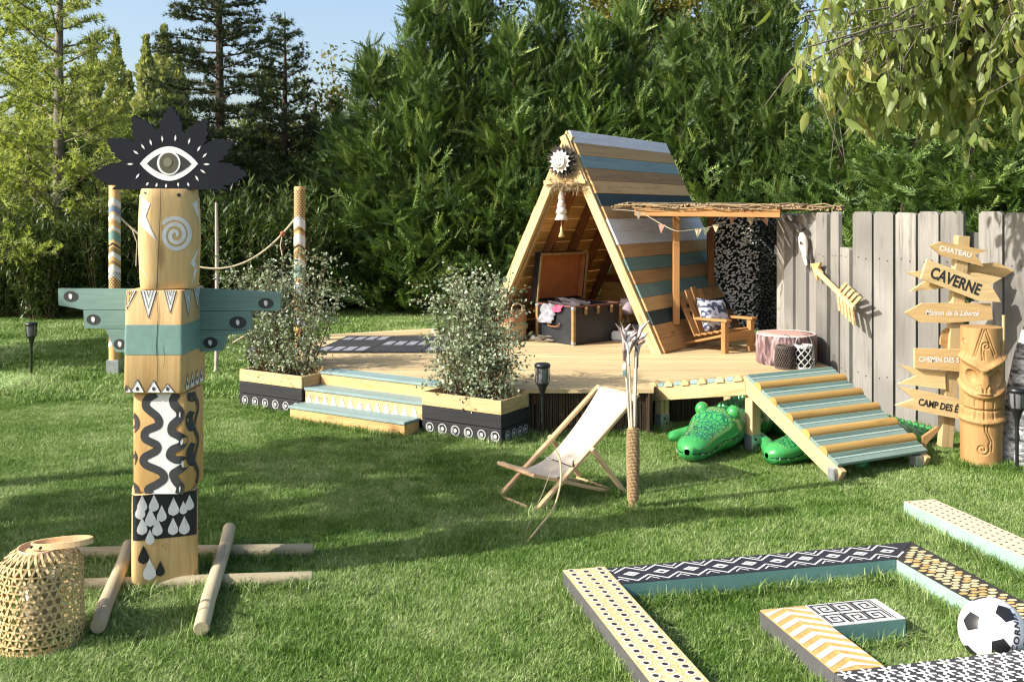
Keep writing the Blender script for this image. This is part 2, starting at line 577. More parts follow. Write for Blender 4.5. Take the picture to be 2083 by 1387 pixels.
# ------------------------------------------------------------------ ground
gm = NT("lawn_soil")
tc = gm.n("NewGeometry")
nz = gm.n("TexNoise", i_Scale=1.1, i_Detail=6.0)
gm.l(tc.outputs["Position"], nz.inputs["Vector"])
nz2 = gm.n("TexNoise", i_Scale=40.0, i_Detail=4.0)
gm.l(tc.outputs["Position"], nz2.inputs["Vector"])
c1 = gm.ramp(nz.outputs[0], [(.35, (.045, .078, .016)), (.65, (.075, .115, .027))])
gm.l(gm.mix(.5, c1, gm.ramp(nz2.outputs[0], [(.3, (.35, .35, .3)), (.7, (1.2, 1.2, 1.0))]), 'MULTIPLY'), gm.p.inputs["Base Color"])
gm.p.inputs["Roughness"].default_value = .95
gm.bump(nz2.outputs[0], .6, .03)
mb = MB()
N = 40
for i in range(N + 1):
    for j in range(N + 1):
        mb.v.append(((i / N - .5) * 400, -20 + j / N * 380, 0))
for i in range(N):
    for j in range(N):
        a = i * (N + 1) + j
        mb.f.append((a, a + N + 1, a + N + 2, a + 1)); mb.m.append(0); mb.sm.append(False)
tag(obj("lawn", mb, gm.m), "mown green lawn", None, kind="structure")

sandm = plain("sand", (.50, .40, .27), .95, .15, 6)
mb = MB()
a = [(-5.6, 17.3), (-2.35, 17.1), (-2.2, 18.2), (-5.9, 18.6)]
mb.prism(a, -.05, .006)
tag(obj("path", mb, sandm), "pale sandy path behind the hedge gap", None, kind="structure")

# grass: blades in patches, spread over the part of the lawn in view
gg = NT("grass_blade")
at = gg.n("Attribute", attribute_name="tint")
ge = gg.n("NewGeometry")
nz = gg.n("TexNoise", i_Scale=.9, i_Detail=5.0, i_Roughness=.6)
gg.l(ge.outputs["Position"], nz.inputs["Vector"])
nz2 = gg.n("TexNoise", i_Scale=7.0, i_Detail=3.0)
gg.l(ge.outputs["Position"], nz2.inputs["Vector"])
f = gg.math('ADD', gg.math('MULTIPLY', at.outputs["Fac"], .36), gg.math('MULTIPLY', nz.outputs[0], .56))
f = gg.math('ADD', f, gg.math('MULTIPLY', nz2.outputs[0], .24))
col = gg.ramp(f, [(.30, (.030, .085, .007)), (.46, (.075, .165, .016)), (.585, (.185, .30, .06)), (.745, (.47, .54, .25))])  # dark stops stand in for shade, pale stop for sunlit highlights, spread at random
gg.l(col, gg.p.inputs["Base Color"])
gg.p.inputs["Roughness"].default_value = .55
gg.p.inputs["Specular IOR Level"].default_value = .25
tr = gg.n("BsdfTranslucent"); gg.l(col, tr.inputs[0])
mx = gg.n("MixShader", i_0=.30)
gg.l(gg.p.outputs[0], mx.inputs[1]); gg.l(tr.outputs[0], mx.inputs[2]); gg.l(mx.outputs[0], gg.out.inputs[0])

def grass_patch(seed, size, n, h0, h1, w):
    r = np.random.default_rng(seed)
    P = np.zeros((n, 3)); P[:, :2] = (r.random((n, 2)) - .5) * size
    az = r.random(n) * 2 * PI
    lean = np.abs(r.normal(size=n)) * .75 + .15
    h = h0 + (h1 - h0) * r.random(n) ** 1.5
    d = np.stack([np.cos(az), np.sin(az), np.zeros(n)], 1)
    s = np.stack([-np.sin(az), np.cos(az), np.zeros(n)], 1) * w / 2 * (.7 + .6 * r.random((n, 1)))
    up = np.array([0, 0, 1.])
    tw = r.normal(size=(n, 1)) * .5
    s = s + d * w * .4 * tw
    m = P + d * (h * .25 * lean)[:, None] + up * (h * .55)[:, None]
    t = P + d * (h * lean)[:, None] + up * (h * np.clip(1 - .35 * lean ** 2, .25, 1))[:, None]
    V = np.stack([P - s, P + s, m + s * .8, m - s * .8, t], 1).reshape(-1, 3)
    o = (np.arange(n) * 5)[:, None]
    Q = (o + [0, 1, 2, 3]); T = (o + [3, 2, 4])
    me = bpy.data.meshes.new("grass_patch")
    me.vertices.add(n * 5); me.vertices.foreach_set("co", V.ravel())
    li = np.concatenate([Q.ravel(), T.ravel()])
    me.loops.add(len(li)); me.loops.foreach_set("vertex_index", li.astype(np.int32))
    me.polygons.add(2 * n)
    me.polygons.foreach_set("loop_start", np.concatenate([np.arange(n) * 4, n * 4 + np.arange(n) * 3]).astype(np.int32))
    a = me.attributes.new("tint", 'FLOAT', 'POINT')
    a.data.foreach_set("value", np.repeat(np.clip(r.normal(.5, .22, n), 0, 1), 5).astype(np.float32))
    me.materials.append(gg.m)
    me.update(calc_edges=True)
    return bpy.data.objects.new("grass_patch", me)

def grass(name, patches, pts, smin, smax, label):
    me = bpy.data.meshes.new(name)
    me.vertices.add(len(pts)); me.vertices.foreach_set("co", np.asarray(pts, np.float32).ravel())
    o = link(name, me)
    ng = bpy.data.node_groups.new(name, 'GeometryNodeTree')
    ng.interface.new_socket("Geometry", in_out='INPUT', socket_type='NodeSocketGeometry')
    ng.interface.new_socket("Geometry", in_out='OUTPUT', socket_type='NodeSocketGeometry')
    nn, ll = ng.nodes.new, ng.links.new
    gi, go = nn("NodeGroupInput"), nn("NodeGroupOutput")
    join = nn("GeometryNodeGeometryToInstance")
    for p in patches:
        oi = nn("GeometryNodeObjectInfo"); oi.inputs[0].default_value = p
        oi.inputs["As Instance"].default_value = False
        ll(oi.outputs["Geometry"], join.inputs[0])
    iop = nn("GeometryNodeInstanceOnPoints")
    iop.inputs["Pick Instance"].default_value = True
    rv = nn("FunctionNodeRandomValue"); rv.data_type = 'FLOAT_VECTOR'
    rv.inputs[0].default_value = (0, 0, 0); rv.inputs[1].default_value = (0, 0, 6.283)
    rs = nn("FunctionNodeRandomValue"); rs.data_type = 'FLOAT'
    rs.inputs[2].default_value = smin; rs.inputs[3].default_value = smax
    ri = nn("FunctionNodeRandomValue"); ri.data_type = 'INT'
    ri.inputs[4].default_value = 0; ri.inputs[5].default_value = len(patches) - 1
    ll(gi.outputs[0], iop.inputs["Points"]); ll(join.outputs[0], iop.inputs["Instance"])
    ll(rv.outputs[0], iop.inputs["Rotation"]); ll(rs.outputs[1], iop.inputs["Scale"])
    ll(ri.outputs[2], iop.inputs["Instance Index"])
    ll(iop.outputs[0], go.inputs[0])
    md = o.modifiers.new("spread", 'NODES'); md.node_group = ng
    return tag(o, label, None, kind="stuff")
DECK = [(-2.14, 8.64), (.10, 7.215), (1.04, 7.22), (1.10, 7.58), (1.9, 7.85), (2.68, 8.25), (2.55, 11.6), (-.2, 11.3), (-1.12, 10.92), (-1.93, 10.50)]
def inside(x, y, poly):
    c = False
    for i in range(len(poly)):
        (x0, y0), (x1, y1) = poly[i], poly[i - 1]
        if (y0 > y) != (y1 > y) and x < (x1 - x0) * (y - y0) / (y1 - y0) + x0: c = not c
    return c
def lawn_points(d0, d1, sp, margin=1.9):
    pts = []
    y = d0
    while y < d1:
        x = -.53 * y - margin
        while x < .53 * y + margin:
            px, py = x + random.uniform(-.35, .35) * sp, y + random.uniform(-.35, .35) * sp
            if not inside(px, py, DECK): pts.append((px, py, -.002))
            x += sp
        y += sp
    return pts
near = [grass_patch(s, .42, 7600, .012, .042, .0030) for s in (1, 2, 3, 4)]
far = [grass_patch(s, .7, 3000, .03, .075, .009) for s in (11, 12, 13)]
grass("grass", near, lawn_points(2.4, 9.0, .27), .8, 1.15, "short mown grass with pale tones painted as sunlit highlights")
grass("grass", far, lawn_points(8.9, 21, .5), .85, 1.2, "grass on the far end of the lawn")
# longer blades left uncut along the boards and posts
tuft = [grass_patch(s, .10, 90, .04, .105, .004) for s in (21, 22, 23)]
EDGE = []     # filled by the builders below, planted at the end

# ------------------------------------------------------------------ trees
def trunk_mb(H, r, wob=.04, n=7, seed=0):
    rr = random.Random(seed)
    return MB().tube([(rr.uniform(-wob, wob) * (i > 0), rr.uniform(-wob, wob) * (i > 0), H * i / 8) for i in range(9)],
                     [r * (1 - .88 * i / 8) for i in range(9)], n)
def leyland(seed, H=5.3, R=1.05, nb=250):
    r = np.random.default_rng(seed)
    P, Dr, Sz, Tn = [], [], [], []
    for i in range(nb):
        u = .02 + .97 * r.random() ** 1.15
        h = H * u
        az = r.random() * 2 * PI
        lump = 1 + .22 * math.sin(3 * az + h * 1.3 + seed) + .18 * r.normal()
        rm = (R * (1 - u) ** .85 * max(.3, lump) + .09)
        up = math.radians(min(78, 16 + 46 * u + r.normal() * 9))
        bt = np.clip(r.normal(.45, .27), 0, 1)
        d = np.array([math.cos(az) * math.cos(up), math.sin(az) * math.cos(up), math.sin(up)])
        L = rm / math.cos(up)
        L = min(L, 1.9)
        base = np.array([0, 0, h - L * math.sin(up) * .55])
        ns = int(7 + 12 * L)
        for t in np.linspace(.30, 1.0, ns):
            p = base + d * L * t + r.normal(size=3) * (.03 + .05 * t) + [0, 0, .10 * t * t]
            P.append(p)
            Dr.append(d * 1.0 + r.normal(size=3) * .5 + np.array([0, 0, .25])); Tn.append(bt)
            Sz.append((.20 + .20 * r.random()) * (1.1 - .2 * u))
    P = np.array(P); P[:, 2] = np.maximum(P[:, 2], .03)
    tv, tf = spray_tmpl()
    tint = np.clip(np.array(Tn) + r.normal(0, .13, len(P)), 0, 1)
    return cards("crown", tv, tf, P, basis(Dr, Sz, r), LEYL, tint)
def place_tree(name, label, cat, x, y, crown, trunk, tmat, sc, rz, group):
    t = thing(name, label, cat, (x, y, 0), rz, group)
    t.scale = sc if isinstance(sc, tuple) else (sc,) * 3
    link("crown", crown, t)
    link("trunk", trunk, t)
    return t
ley = [leyland(s) for s in (31, 32, 33)]
leyt = trunk_mb(4.9, .09).mesh("trunk", [BARK])
# x, depth, height scale, width scale
HEDGE = [(-2.95, 17.2, .60, 1.0, "short bushy conifer at the left end of the hedge, beside the sandy gap"),
         (-2.25, 16.3, .80, 1.0, "leaning feathery conifer second from the left end of the hedge"),
         (-1.45, 16.0, .95, 1.0, "tall conifer of the hedge rising behind the left planter shrub"),
         (-.72, 16.2, .98, .95, "tall conifer of the hedge, its tip against the dark oak"),
         (.02, 16.0, .88, 1.0, "conifer of the hedge behind the right planter shrub"),
         (.62, 16.3, 1.01, .9, "bright green conifer of the hedge just left of the hut peak"),
         (1.28, 16.1, .88, .95, "conifer of the hedge directly behind the hut peak"),
         (2.0, 16.4, .97, .9, "conifer of the hedge above the right half of the hut roof"),
         (2.75, 16.0, .86, 1.0, "lower conifer of the hedge right of the hut roof"),
         (3.5, 15.7, 1.0, .92, "spired conifer of the hedge above the brushwood canopy"),
         (4.2, 15.4, .97, .85, "slender conifer of the hedge next to the gap of sky on the right"),
         (4.85, 14.6, .70, .95, "conifer of the hedge behind the start of the fence"),
         (5.4, 13.6, .60, 1.0, "shaded conifer of the hedge behind the notched part of the fence"),
         (6.1, 13.0, .60, 1.05, "conifer of the hedge behind the signpost"),
         (6.75, 12.6, .56, 1.1, "conifer of the hedge at the right edge behind the fence"),
         (7.6, 12.8, .72, 1.2, "conifer of the hedge at the right end, under the overhanging branch")]
for i, (x, y, sh, sw, lab) in enumerate(HEDGE):
    place_tree("conifer_tree", lab, "tree", x, y, ley[i % 3], leyt, BARK, (sw, sw, sh), i * 2.1, "conifers of the tall hedge")
BACKROW = [(-1.95, 18.0, .82, "hidden conifer filling the gap at the left end of the hedge"), (-1.1, 18.1, .84, "back row conifer between the two left tall hedge spires"),
           (-.3, 18.0, .84, "back row conifer behind the oak backed spire"), (.45, 18.1, .84, "back row conifer left of the bright green spire"), (1.2, 18.0, .84, "back row conifer right of the bright green spire"),
           (2.0, 18.2, .84, "back row conifer behind the hut peak conifer"), (2.8, 18.0, .82, "back row conifer above the back of the hut"), (3.6, 17.8, .82, "back row conifer between hut and canopy"),
           (4.5, 17.2, .8, "back row conifer behind the canopy spires"), (5.6, 16.2, .72, "back row conifer behind the notched fence"), (6.5, 15.4, .74, "back row conifer behind the tall fence boards"),
           (7.4, 15.0, .78, "back row conifer behind the signpost"), (8.3, 14.8, .85, "back row conifer at the right edge of the view")]
for i, (x, y, sh, lab) in enumerate(BACKROW):
    place_tree("conifer_tree", lab, "tree", x, y, ley[(i + 1) % 3], leyt, BARK, (1.25, 1.25, sh), i * 1.3 + .7, "conifers of the tall hedge")

def broad(seed, R=1.7, H=1.5, n=7000, leaf=.14, mat=OAKL, clumps=42):
    r = np.random.default_rng(seed)
    C = unit(r.normal(size=(clumps, 3))) * (r.random((clumps, 1)) ** .45) * [R, R, H]
    cr = (.25 + .25 * r.random(clumps)) * R * .62
    ci = r.integers(0, clumps, n)
    P = C[ci] + unit(r.normal(size=(n, 3))) * (cr[ci] * r.random(n) ** .4)[:, None]
    tv, tf = tri_leaf(1, .6, .15)
    D = r.normal(size=(n, 3)) + [0, 0, -.4]
    return cards("crown", tv, tf, P, basis(D, leaf * (.7 + .6 * r.random(n)), r, (0, 0, 1)), mat, np.clip(r.normal(.45, .25, n), 0, 1))
def limbs(seed, zc, R, r0=.16, n=9):
    rr = random.Random(seed)
    mb = MB().tube([(0, 0, 0), (.05, .03, zc * .5), (-.03, .05, zc), (0, 0, zc + R * .6)], [r0, r0 * .8, r0 * .6, r0 * .15], 8)
    for i in range(n):
        a = 2 * PI * i / n + rr.uniform(-.3, .3); z = zc * rr.uniform(.6, 1.0)
        d = R * rr.uniform(.6, .95)
        mb.tube([(0, 0, z), (d * .5 * math.cos(a), d * .5 * math.sin(a), z + d * .45), (d * math.cos(a + .2), d * math.sin(a + .2), z + d * .7)], [r0 * .4, r0 * .22, r0 * .07], 5)
    return mb
def broad_tree(name, label, x, y, zc, crown, R, mat, sc, rz, group=None, trunk=True, cat="tree"):
    t = thing(name, label, cat, (x, y, 0), rz, group)
    t.scale = (sc,) * 3
    link("crown", crown, t, TR(0, 0, zc))
    if trunk: obj("trunk", limbs(int(x * 10), zc, R), BARK, t)
    return t
oakA, oakB = broad(41), broad(42, clumps=34, n=6000)
broad_tree("oak_tree", "dark oak with browning leaves rising behind the hedge, left of the hut", -1.3, 24, 7.2, oakA, 1.7, OAKL, 1.0, .5, "oaks behind the hedge")
broad_tree("oak_tree", "olive brown oak behind the hedge, right of the hut peak", 3.1, 23, 5.9, oakB, 1.7, OAKL, 1.05, 1.5, "oaks behind the hedge")
broad_tree("oak_tree", "olive oak crown behind the two right hedge spires", 5.4, 24, 6.4, oakA, 1.7, OAKL, 1.0, 2.5, "oaks behind the hedge")
broad_tree("oak_tree", "dark oak crown behind the overhanging branch at the top right", 9.6, 20, 4.5, oakB, 1.7, OAKL, 1.25, 4.0, "oaks behind the hedge")
gold = broad(44, 1.15, 1.5, 4200, .10, OAKL, 40)
broad_tree("small_tree", "small golden green tree between the dark cedar and the hedge", -3.9, 19.5, 2.7, gold, 1.1, OAKL, 1.15, .3)
broad_tree("small_tree", "small yellowing tree peeping over the left shoulder of the hedge", -2.95, 20.5, 3.3, gold, 1.1, OAKL, .85, 2.3)
MIDL = leafmat("bright_shrub_leaf", (.07, .11, .028), (.24, .30, .085), .4, .5, .4, (.40, .43, .16))
mid = broad(46, 1.25, 1.25, 6500, .11, MIDL, 46)
for i, (x, y, z, sc, lab) in enumerate([(-9.6, 18.2, 2.0, 1.1, "bright leafy shrub at the far left behind the oleanders"), (-8.3, 18.6, 2.2, 1.15, "bright leafy shrub under the golden larch"), (-6.9, 18.9, 2.4, 1.2, "bright leafy shrub left of the eye board"),
                     (-5.6, 19.2, 2.2, 1.2, "leafy shrub behind the totem head"), (-4.5, 19.6, 2.3, 1.2, "leafy shrub at the foot of the dark cedars"), (-3.5, 19.0, 1.8, 1.0, "leafy shrub behind the dotted post"), (-2.9, 20.4, 2.0, 1.2, "leafy shrub in the gap left of the hedge")]):
    broad_tree("leafy_shrub", lab, x, y, z / sc, mid, 1.2, MIDL, sc, i * 1.9, "leafy shrubs behind the oleanders", True, "shrub")
for i, (x, y, s) in enumerate([(-22, 46, 2.6), (-13.5, 48, 2.2), (-7.5, 47, 2.0), (-2, 46, 2.1), (4, 47, 2.2), (12, 45, 2.4), (20, 46, 2.6)]):
    broad_tree("distant_tree", ["round distant tree at the far left of the field", "distant tree behind the golden larch", "distant tree behind the dark cedar",
               "distant tree behind the left part of the hedge", "distant tree behind the middle of the hedge", "distant tree behind the right part of the hedge",
               "distant tree at the far right behind the fence"][i], x, y, 1.1, (oakA, oakB)[i % 2], 1.7, OAKL, s, i, "distant trees beyond the garden")

def layered(seed, H, R, mat, nb=70, up0=10, up1=30, tuft=.085, dens=1.0, nod=.0):
    """larch or cedar: tapered trunk, long tiered branches with side twigs, short needle tufts along them"""
    r = np.random.default_rng(seed)
    br = MB(); P, Dr = [], []
    for i in range(nb):
        u = .06 + .92 * i / nb
        h = H * u
        az = i * 2.399 + r.normal() * .3
        L = R * (1 - u) ** .8 * (.75 + .4 * r.random()) + .12
        up = math.radians(up0 + (up1 - up0) * r.random())
        pts = []
        for t in np.linspace(0, 1, 5):
            pts.append(Vector((math.cos(az) * L * t, math.sin(az) * L * t, h + L * math.sin(up) * t * (.55 + .45 * t) - nod * L * t * t)))
        br.tube(pts, [.028 * (1 - u * .5), .02 * (1 - u * .5), .014, .009, .004], 4, caps=False)
        segs = [(pts, 1.0)]
        for k in range(int(3 + 6 * L)):
            t = .25 + .7 * r.random()
            q = Vector(pts[0]).lerp(pts[4], t)
            a2 = az + (1 if k % 2 else -1) * (.7 + .4 * r.random())
            l2 = L * (1 - t) * .75 + .1
            e = q + Vector((math.cos(a2) * l2, math.sin(a2) * l2, l2 * (math.sin(up) * .7 + .1 * r.normal() - nod * .6)))
            br.tube([q, q.lerp(e, .5), e], [.009, .006, .003], 3, caps=False)
            segs.append(([q, q.lerp(e, .5), e], .8))
        for s, w in segs:
            l = sum((s[j + 1] - s[j]).length for j in range(len(s) - 1))
            for t in np.linspace(.15, 1, max(3, int(l * 15 * dens))):
                x = t * (len(s) - 1); j = min(int(x), len(s) - 2)
                q = s[j].lerp(s[j + 1], x - j)
                P.append(np.array(q) + r.normal(size=3) * .02)
                dd = np.array(s[j + 1] - s[j]); dd /= np.linalg.norm(dd)
                Dr.append(dd * .8 + r.normal(size=3) * .6 + [0, 0, .5])
    v, f = [], []
    for k in range(7):
        a = 2 * PI * k / 7; el = .5 + .4 * (k % 2)
        d = Vector((math.cos(a) * math.cos(el) * .8 + .3, math.sin(a) * math.cos(el), math.sin(el)))
        sd = d.cross(Vector((0, 0, 1))).normalized() * .11
        o = len(v); v += [tuple(-sd), tuple(sd), tuple(d)]; f.append((o, o + 1, o + 2))
    P = np.array(P)
    cr = cards("crown", v, f, P, basis(Dr, tuft * (.7 + .7 * r.random(len(P))), r), mat, np.clip(r.normal(.45, .25, len(P)), 0, 1))
    br.tube([(0, 0, 0), (0.03, 0, H * .4), (-.02, .02, H * .75), (0, 0, H)], [.10, .075, .04, .008], 8)
    return cr, br
def layered_tree(name, label, x, y, H, R, mat, bmat, seed, group, **k):
    t = thing(name, label, "tree", (x, y, 0), seed, group)
    cr, br = layered(seed, H, R, mat, **k)
    link("crown", cr, t); obj("trunk", br, bmat, t)
    return t
layered_tree("larch_tree", "tall golden green larch at the left, its trunk showing between lit branches", -7.1, 15.4, 7.4, 1.6, GOLDL, BARKG, 5, "larches on the left", nb=72, up0=18, up1=42, tuft=.10)
layered_tree("larch_tree", "golden larch at the far left edge, half out of view", -9.0, 17.0, 7.0, 1.7, GOLDL, BARKG, 6, "larches on the left", nb=75, up0=18, up1=42, tuft=.11)
layered_tree("larch_tree", "small light green larch right of the tall golden one", -6.3, 18.6, 3.3, 1.3, GOLDL, BARKG, 7, "larches on the left", nb=60, up0=15, up1=40, tuft=.11)
layered_tree("cedar_tree", "tall dark cedar with level branches behind the painted eye board", -5.05, 17.0, 8.2, 1.75, CEDL, BARK, 8, "dark cedars", nb=112, up0=0, up1=20, tuft=.085, dens=1.25)
layered_tree("cedar_tree", "slimmer dark cedar right behind the tall cedar", -4.25, 18.4, 5.4, 1.15, CEDL, BARK, 9, "dark cedars", nb=80, up0=5, up1=30, tuft=.085, dens=1.2)

def poplar(seed, H, R, n=2600):
    r = np.random.default_rng(seed)
    u = r.random(n) ** .9
    rad = R * np.sin(np.clip(u * 1.02 + .03, 0, 1) * PI) ** .6 * np.sqrt(r.random(n)) * (1 + .3 * np.sin(u * 40))
    az = r.random(n) * 2 * PI
    P = np.stack([np.cos(az) * rad, np.sin(az) * rad, .4 + u * (H - .4)], 1)
    tv, tf = tri_leaf(1, .7, .1)
    D = np.stack([np.cos(az) * .4, np.sin(az) * .4, np.ones(n)], 1) + r.normal(size=(n, 3)) * .4
    return cards("crown", tv, tf, P, basis(D, .22 * (.7 + .6 * r.random(n)), r), POPL, np.clip(r.normal(.5, .25, n), 0, 1))
pop = [poplar(51, 8.6, .62), poplar(52, 8.6, .55)]
popt = trunk_mb(8.2, .12).mesh("trunk", [BARKG])
for i, (px, yt, D) in enumerate([(188, 95, 40), (236, 78, 42), (262, 150, 44), (298, 78, 40), (334, 56, 41), (365, 118, 43), (155, 140, 44), (60, 120, 43)]):
    h = EYE + (432 - yt) * D / F
    place_tree("poplar_tree", ["slim poplar right of the larch trunk", "slim poplar second right of the larch", "short poplar between two taller ones", "slim poplar left of the tallest one",
               "tallest and slimmest of the distant poplars", "short poplar beside the dark cedar", "poplar hidden behind the larch branches", "poplar at the left behind the larch trunk"][i],
               "tree", (px - 1041.5) * D / F, D, pop[i % 2], popt, BARKG, (1, 1, h / 8.6), i * 1.3, "distant poplars")

def oleander(seed, H=2.1, R=.85, ns=130, leaf=.15):
    r = np.random.default_rng(seed)
    P, Dr = [], []
    st = MB()
    for i in range(ns):
        az = r.random() * 2 * PI; k = r.random() ** .6
        top = Vector((math.cos(az) * R * k, math.sin(az) * R * k, H * (1 - .25 * k * k) * (.72 + .33 * r.random())))
        b = Vector((math.cos(az) * R * .25 * k, math.sin(az) * R * .25 * k, 0))
        m = b.lerp(top, .5) + Vector((0, 0, .12))
        if i % 9 == 0: st.tube([b, m, top], [.012, .009, .004], 4, caps=False)
        for t in np.linspace(.06, 1, 32):
            q = b * (1 - t) ** 2 + m * 2 * t * (1 - t) + top * t * t
            P.append(np.array(q) + r.normal(size=3) * .02)
            d = np.array(top - b); d /= np.linalg.norm(d)
            Dr.append(d * .8 + r.normal(size=3) * .75)
    P = np.array(P)
    tv, tf = tri_leaf(1, .17, .12)
    return cards("foliage", tv, tf, P, basis(Dr, leaf * (.7 + .6 * r.random(len(P))), r, (0, 0, 1)), OLEL, np.clip(r.normal(.45, .25, len(P)), 0, 1)), st.mesh("stem", [STEMM])
ole = [oleander(61), oleander(62)]
OLS = [(-8.7, 15.6, 1.05, "oleander bush at the far left edge of the lawn"), (-7.9, 15.2, 1.0, "oleander bush under the tall golden larch"),
       (-7.1, 14.9, .98, "oleander bush behind the left garden torch"), (-6.3, 15.1, 1.06, "oleander bush just left of the chevron post"),
       (-5.5, 15.3, 1.0, "oleander bush behind the left wing of the totem"), (-4.75, 15.5, 1.05, "oleander bush hidden behind the totem log"),
       (-4.1, 15.2, 1.1, "oleander bush behind the hanging rope"), (-3.45, 15.6, 1.12, "oleander bush behind the dotted post"),
       (-8.3, 16.6, 1.25, "taller oleander bush in the second row at the far left"), (-6.8, 16.6, 1.2, "taller oleander bush in the second row under the larch"),
       (-5.2, 16.8, 1.25, "taller oleander bush in the second row under the cedar"), (-3.8, 16.9, 1.3, "taller oleander bush in the second row beside the hedge gap")]
for i, (x, y, s, lab) in enumerate(OLS):
    t = thing("oleander_bush", lab, "shrub", (x, y, 0), i * 1.7, "oleander bushes along the lawn")
    t.scale = (s * 1.05, s * 1.05, s * .92)
    link("foliage", ole[i % 2][0], t); link("stem", ole[i % 2][1], t)

# branch that hangs into the picture at the top right
oh = thing("overhanging_tree", "tree leaning in from the right with long drooping yellow green leaves", "tree", (6.6, 7.6, 0))
br = MB()
br.tube([(0, 0, 0), (-.1, -.05, 1.6), (-.35, -.1, 3.0), (-.9, -.3, 4.2)], [.2, .17, .14, .09], 9)
P, Dr = [], []
r = np.random.default_rng(71)
ends = []
for i in range(84):
    s = Vector((-.5, -.2, 3.1 + .015 * i))
    px, py = random.uniform(1640, 2150), random.uniform(-120, 170)
    if i < 16: px, py = 1635 + i * 30, random.uniform(20, 90)
    e = W(px, py, random.uniform(5.6, 7.4)) - Vector((6.6, 7.6, 0))
    m = s.lerp(e, .55) + Vector((0, 0, .35))
    path = [s.lerp(m, t) .lerp(m.lerp(e, t), t) for t in (0, .25, .5, .75, 1)]
    br.tube(path, [.035, .024, .016, .010, .005], 5, caps=False)
    for k in range(19):
        t = .36 + .64 * k / 18
        x = t * 4; j = min(int(x), 3); q = path[j].lerp(path[j + 1], x - j)
        dl = .22 + .42 * r.random()
        q2 = q + Vector((r.normal() * .14 - .05, r.normal() * .14, -dl))
        br.tube([q, q.lerp(q2, .5) + Vector((r.normal() * .04, 0, .02)), q2], [.0035, .0028, .0015], 3, caps=False)
        for u in np.linspace(.12, 1, 8):
            P.append(np.array(q.lerp(q2, u)) + r.normal(size=3) * .03)
            Dr.append(np.array([r.normal() * .38, r.normal() * .38, -1]))
P = np.array(P)
ppx = 1041.5 + (P[:, 0] + 6.6) / (P[:, 1] + 7.6) * F
ppy = 432 - (P[:, 2] - EYE) / (P[:, 1] + 7.6) * F
lim = np.interp(ppx, [1600, 1650, 1720, 1800, 1850, 1960, 2020, 2083], [130, 200, 250, 260, 230, 320, 290, 300])
keep = (ppy < lim + r.normal(size=len(P)) * 14)
P = P[keep]; Dr = np.array(Dr)[keep]
tv, tf = leaf6(1, .40, .25)
link("foliage", cards("foliage", tv, tf, P, basis(Dr, .115 * (.6 + .75 * r.random(len(P))), r), HANGL, np.clip(r.normal(.5, .24, len(P)), 0, 1)), oh)
obj("trunk", br, BARKG, oh)

# trees left of the view that dapple the lawn
shade = broad(81, 1.05, .6, 3400, .14, OAKL, 30)
for x, y, z, s, lab in [(-6.9, 3.1, 3.1, 1.0, "loose crowned tree left of the view, shading the lawn by the totem"),
                        (-7.3, 1.6, 3.0, .62, "smaller tree left of the view, dappling the nearest grass"),
                        (-5.25, 3.95, 3.45, .72, "small dense tree left of the view, shading the grass before the deck chair"),
                        (-9.6, 9.7, 3.3, 1.5, "tree left of the view, shading the far lawn"),
                        (-6.4, 4.6, 3.6, .62, "thin tree left of the view, dappling the lawn in front of the steps")]:
    broad_tree("garden_tree", lab, x, y, z / s, shade, 1.0, OAKL, s, x, "garden trees on the left")

# ------------------------------------------------------------------ deck
DZ = .35
dk = thing("deck", "low pale wooden deck carrying the hut, with dark reed skirt", "deck", (0, 0, 0))
y = 7.0; pw = .138
while y < 11.7:
    c = clip(clip(DECK, 0, -1, -(y + .002)), 0, 1, y + pw - .007)
    y += pw
    if len(c) < 3: continue
    x0, x1 = min(p[0] for p in c), max(p[0] for p in c)
    # long rows are cut in two or three lengths
    cuts = [x0] + ([x0 + (x1 - x0) * random.uniform(.35, .65)] if x1 - x0 > 2.4 else []) + [x1]
    for a, b in zip(cuts[:-1], cuts[1:]):
        q = clip(clip(c, -1, 0, -(a + .001)), 1, 0, b - .001)
        if len(q) < 3: continue
        cx = sum(p[0] for p in q) / len(q); cy = sum(p[1] for p in q) / len(q)
        mb = MB().prism([(p[0] - cx, p[1] - cy) for p in q], -.026, random.uniform(-.001, .0015))
        obj("plank", mb, DECKW, dk, TR(cx, cy, DZ))
# skirt of dark reed along the open edges, on joists
mb = MB()
for (p, q) in [(DECK[0], DECK[1]), (DECK[1], DECK[2]), (DECK[2], DECK[3]), (DECK[3], DECK[4]), (DECK[4], DECK[5]), (DECK[-1], DECK[0]), (DECK[-2], DECK[-1])]:
    d = Vector((q[0] - p[0], q[1] - p[1])); L = d.length; d /= L
    nrm = Vector((-d.y, d.x))
    s = 0
    while s < L:
        w = random.uniform(.010, .022)
        c = Vector(p) + d * s + nrm * (.035 + random.uniform(0, .012))
        mb.tube([(c.x, c.y, 0), (c.x + random.uniform(-.006, .006), c.y, DZ - .03)], w / 2, 5, caps=False, smooth=False)
        s += w
reed = wood("dark_reed", (.052, .034, .022), axis='Z', var=.2, knots=0)
tag(obj("skirt", mb, reed, dk), None, None, kind="stuff")
for (p, q) in [(DECK[0], DECK[1]), (DECK[1], DECK[2]), (DECK[-1], DECK[0])]:
    a, b = Vector((*p, DZ - .075)), Vector((*q, DZ - .075))
    n = Vector((-(b - a).y, (b - a).x, 0)).normalized() * .075
    bar("joist", a + n, b + n, .04, .09, DARKW, dk)

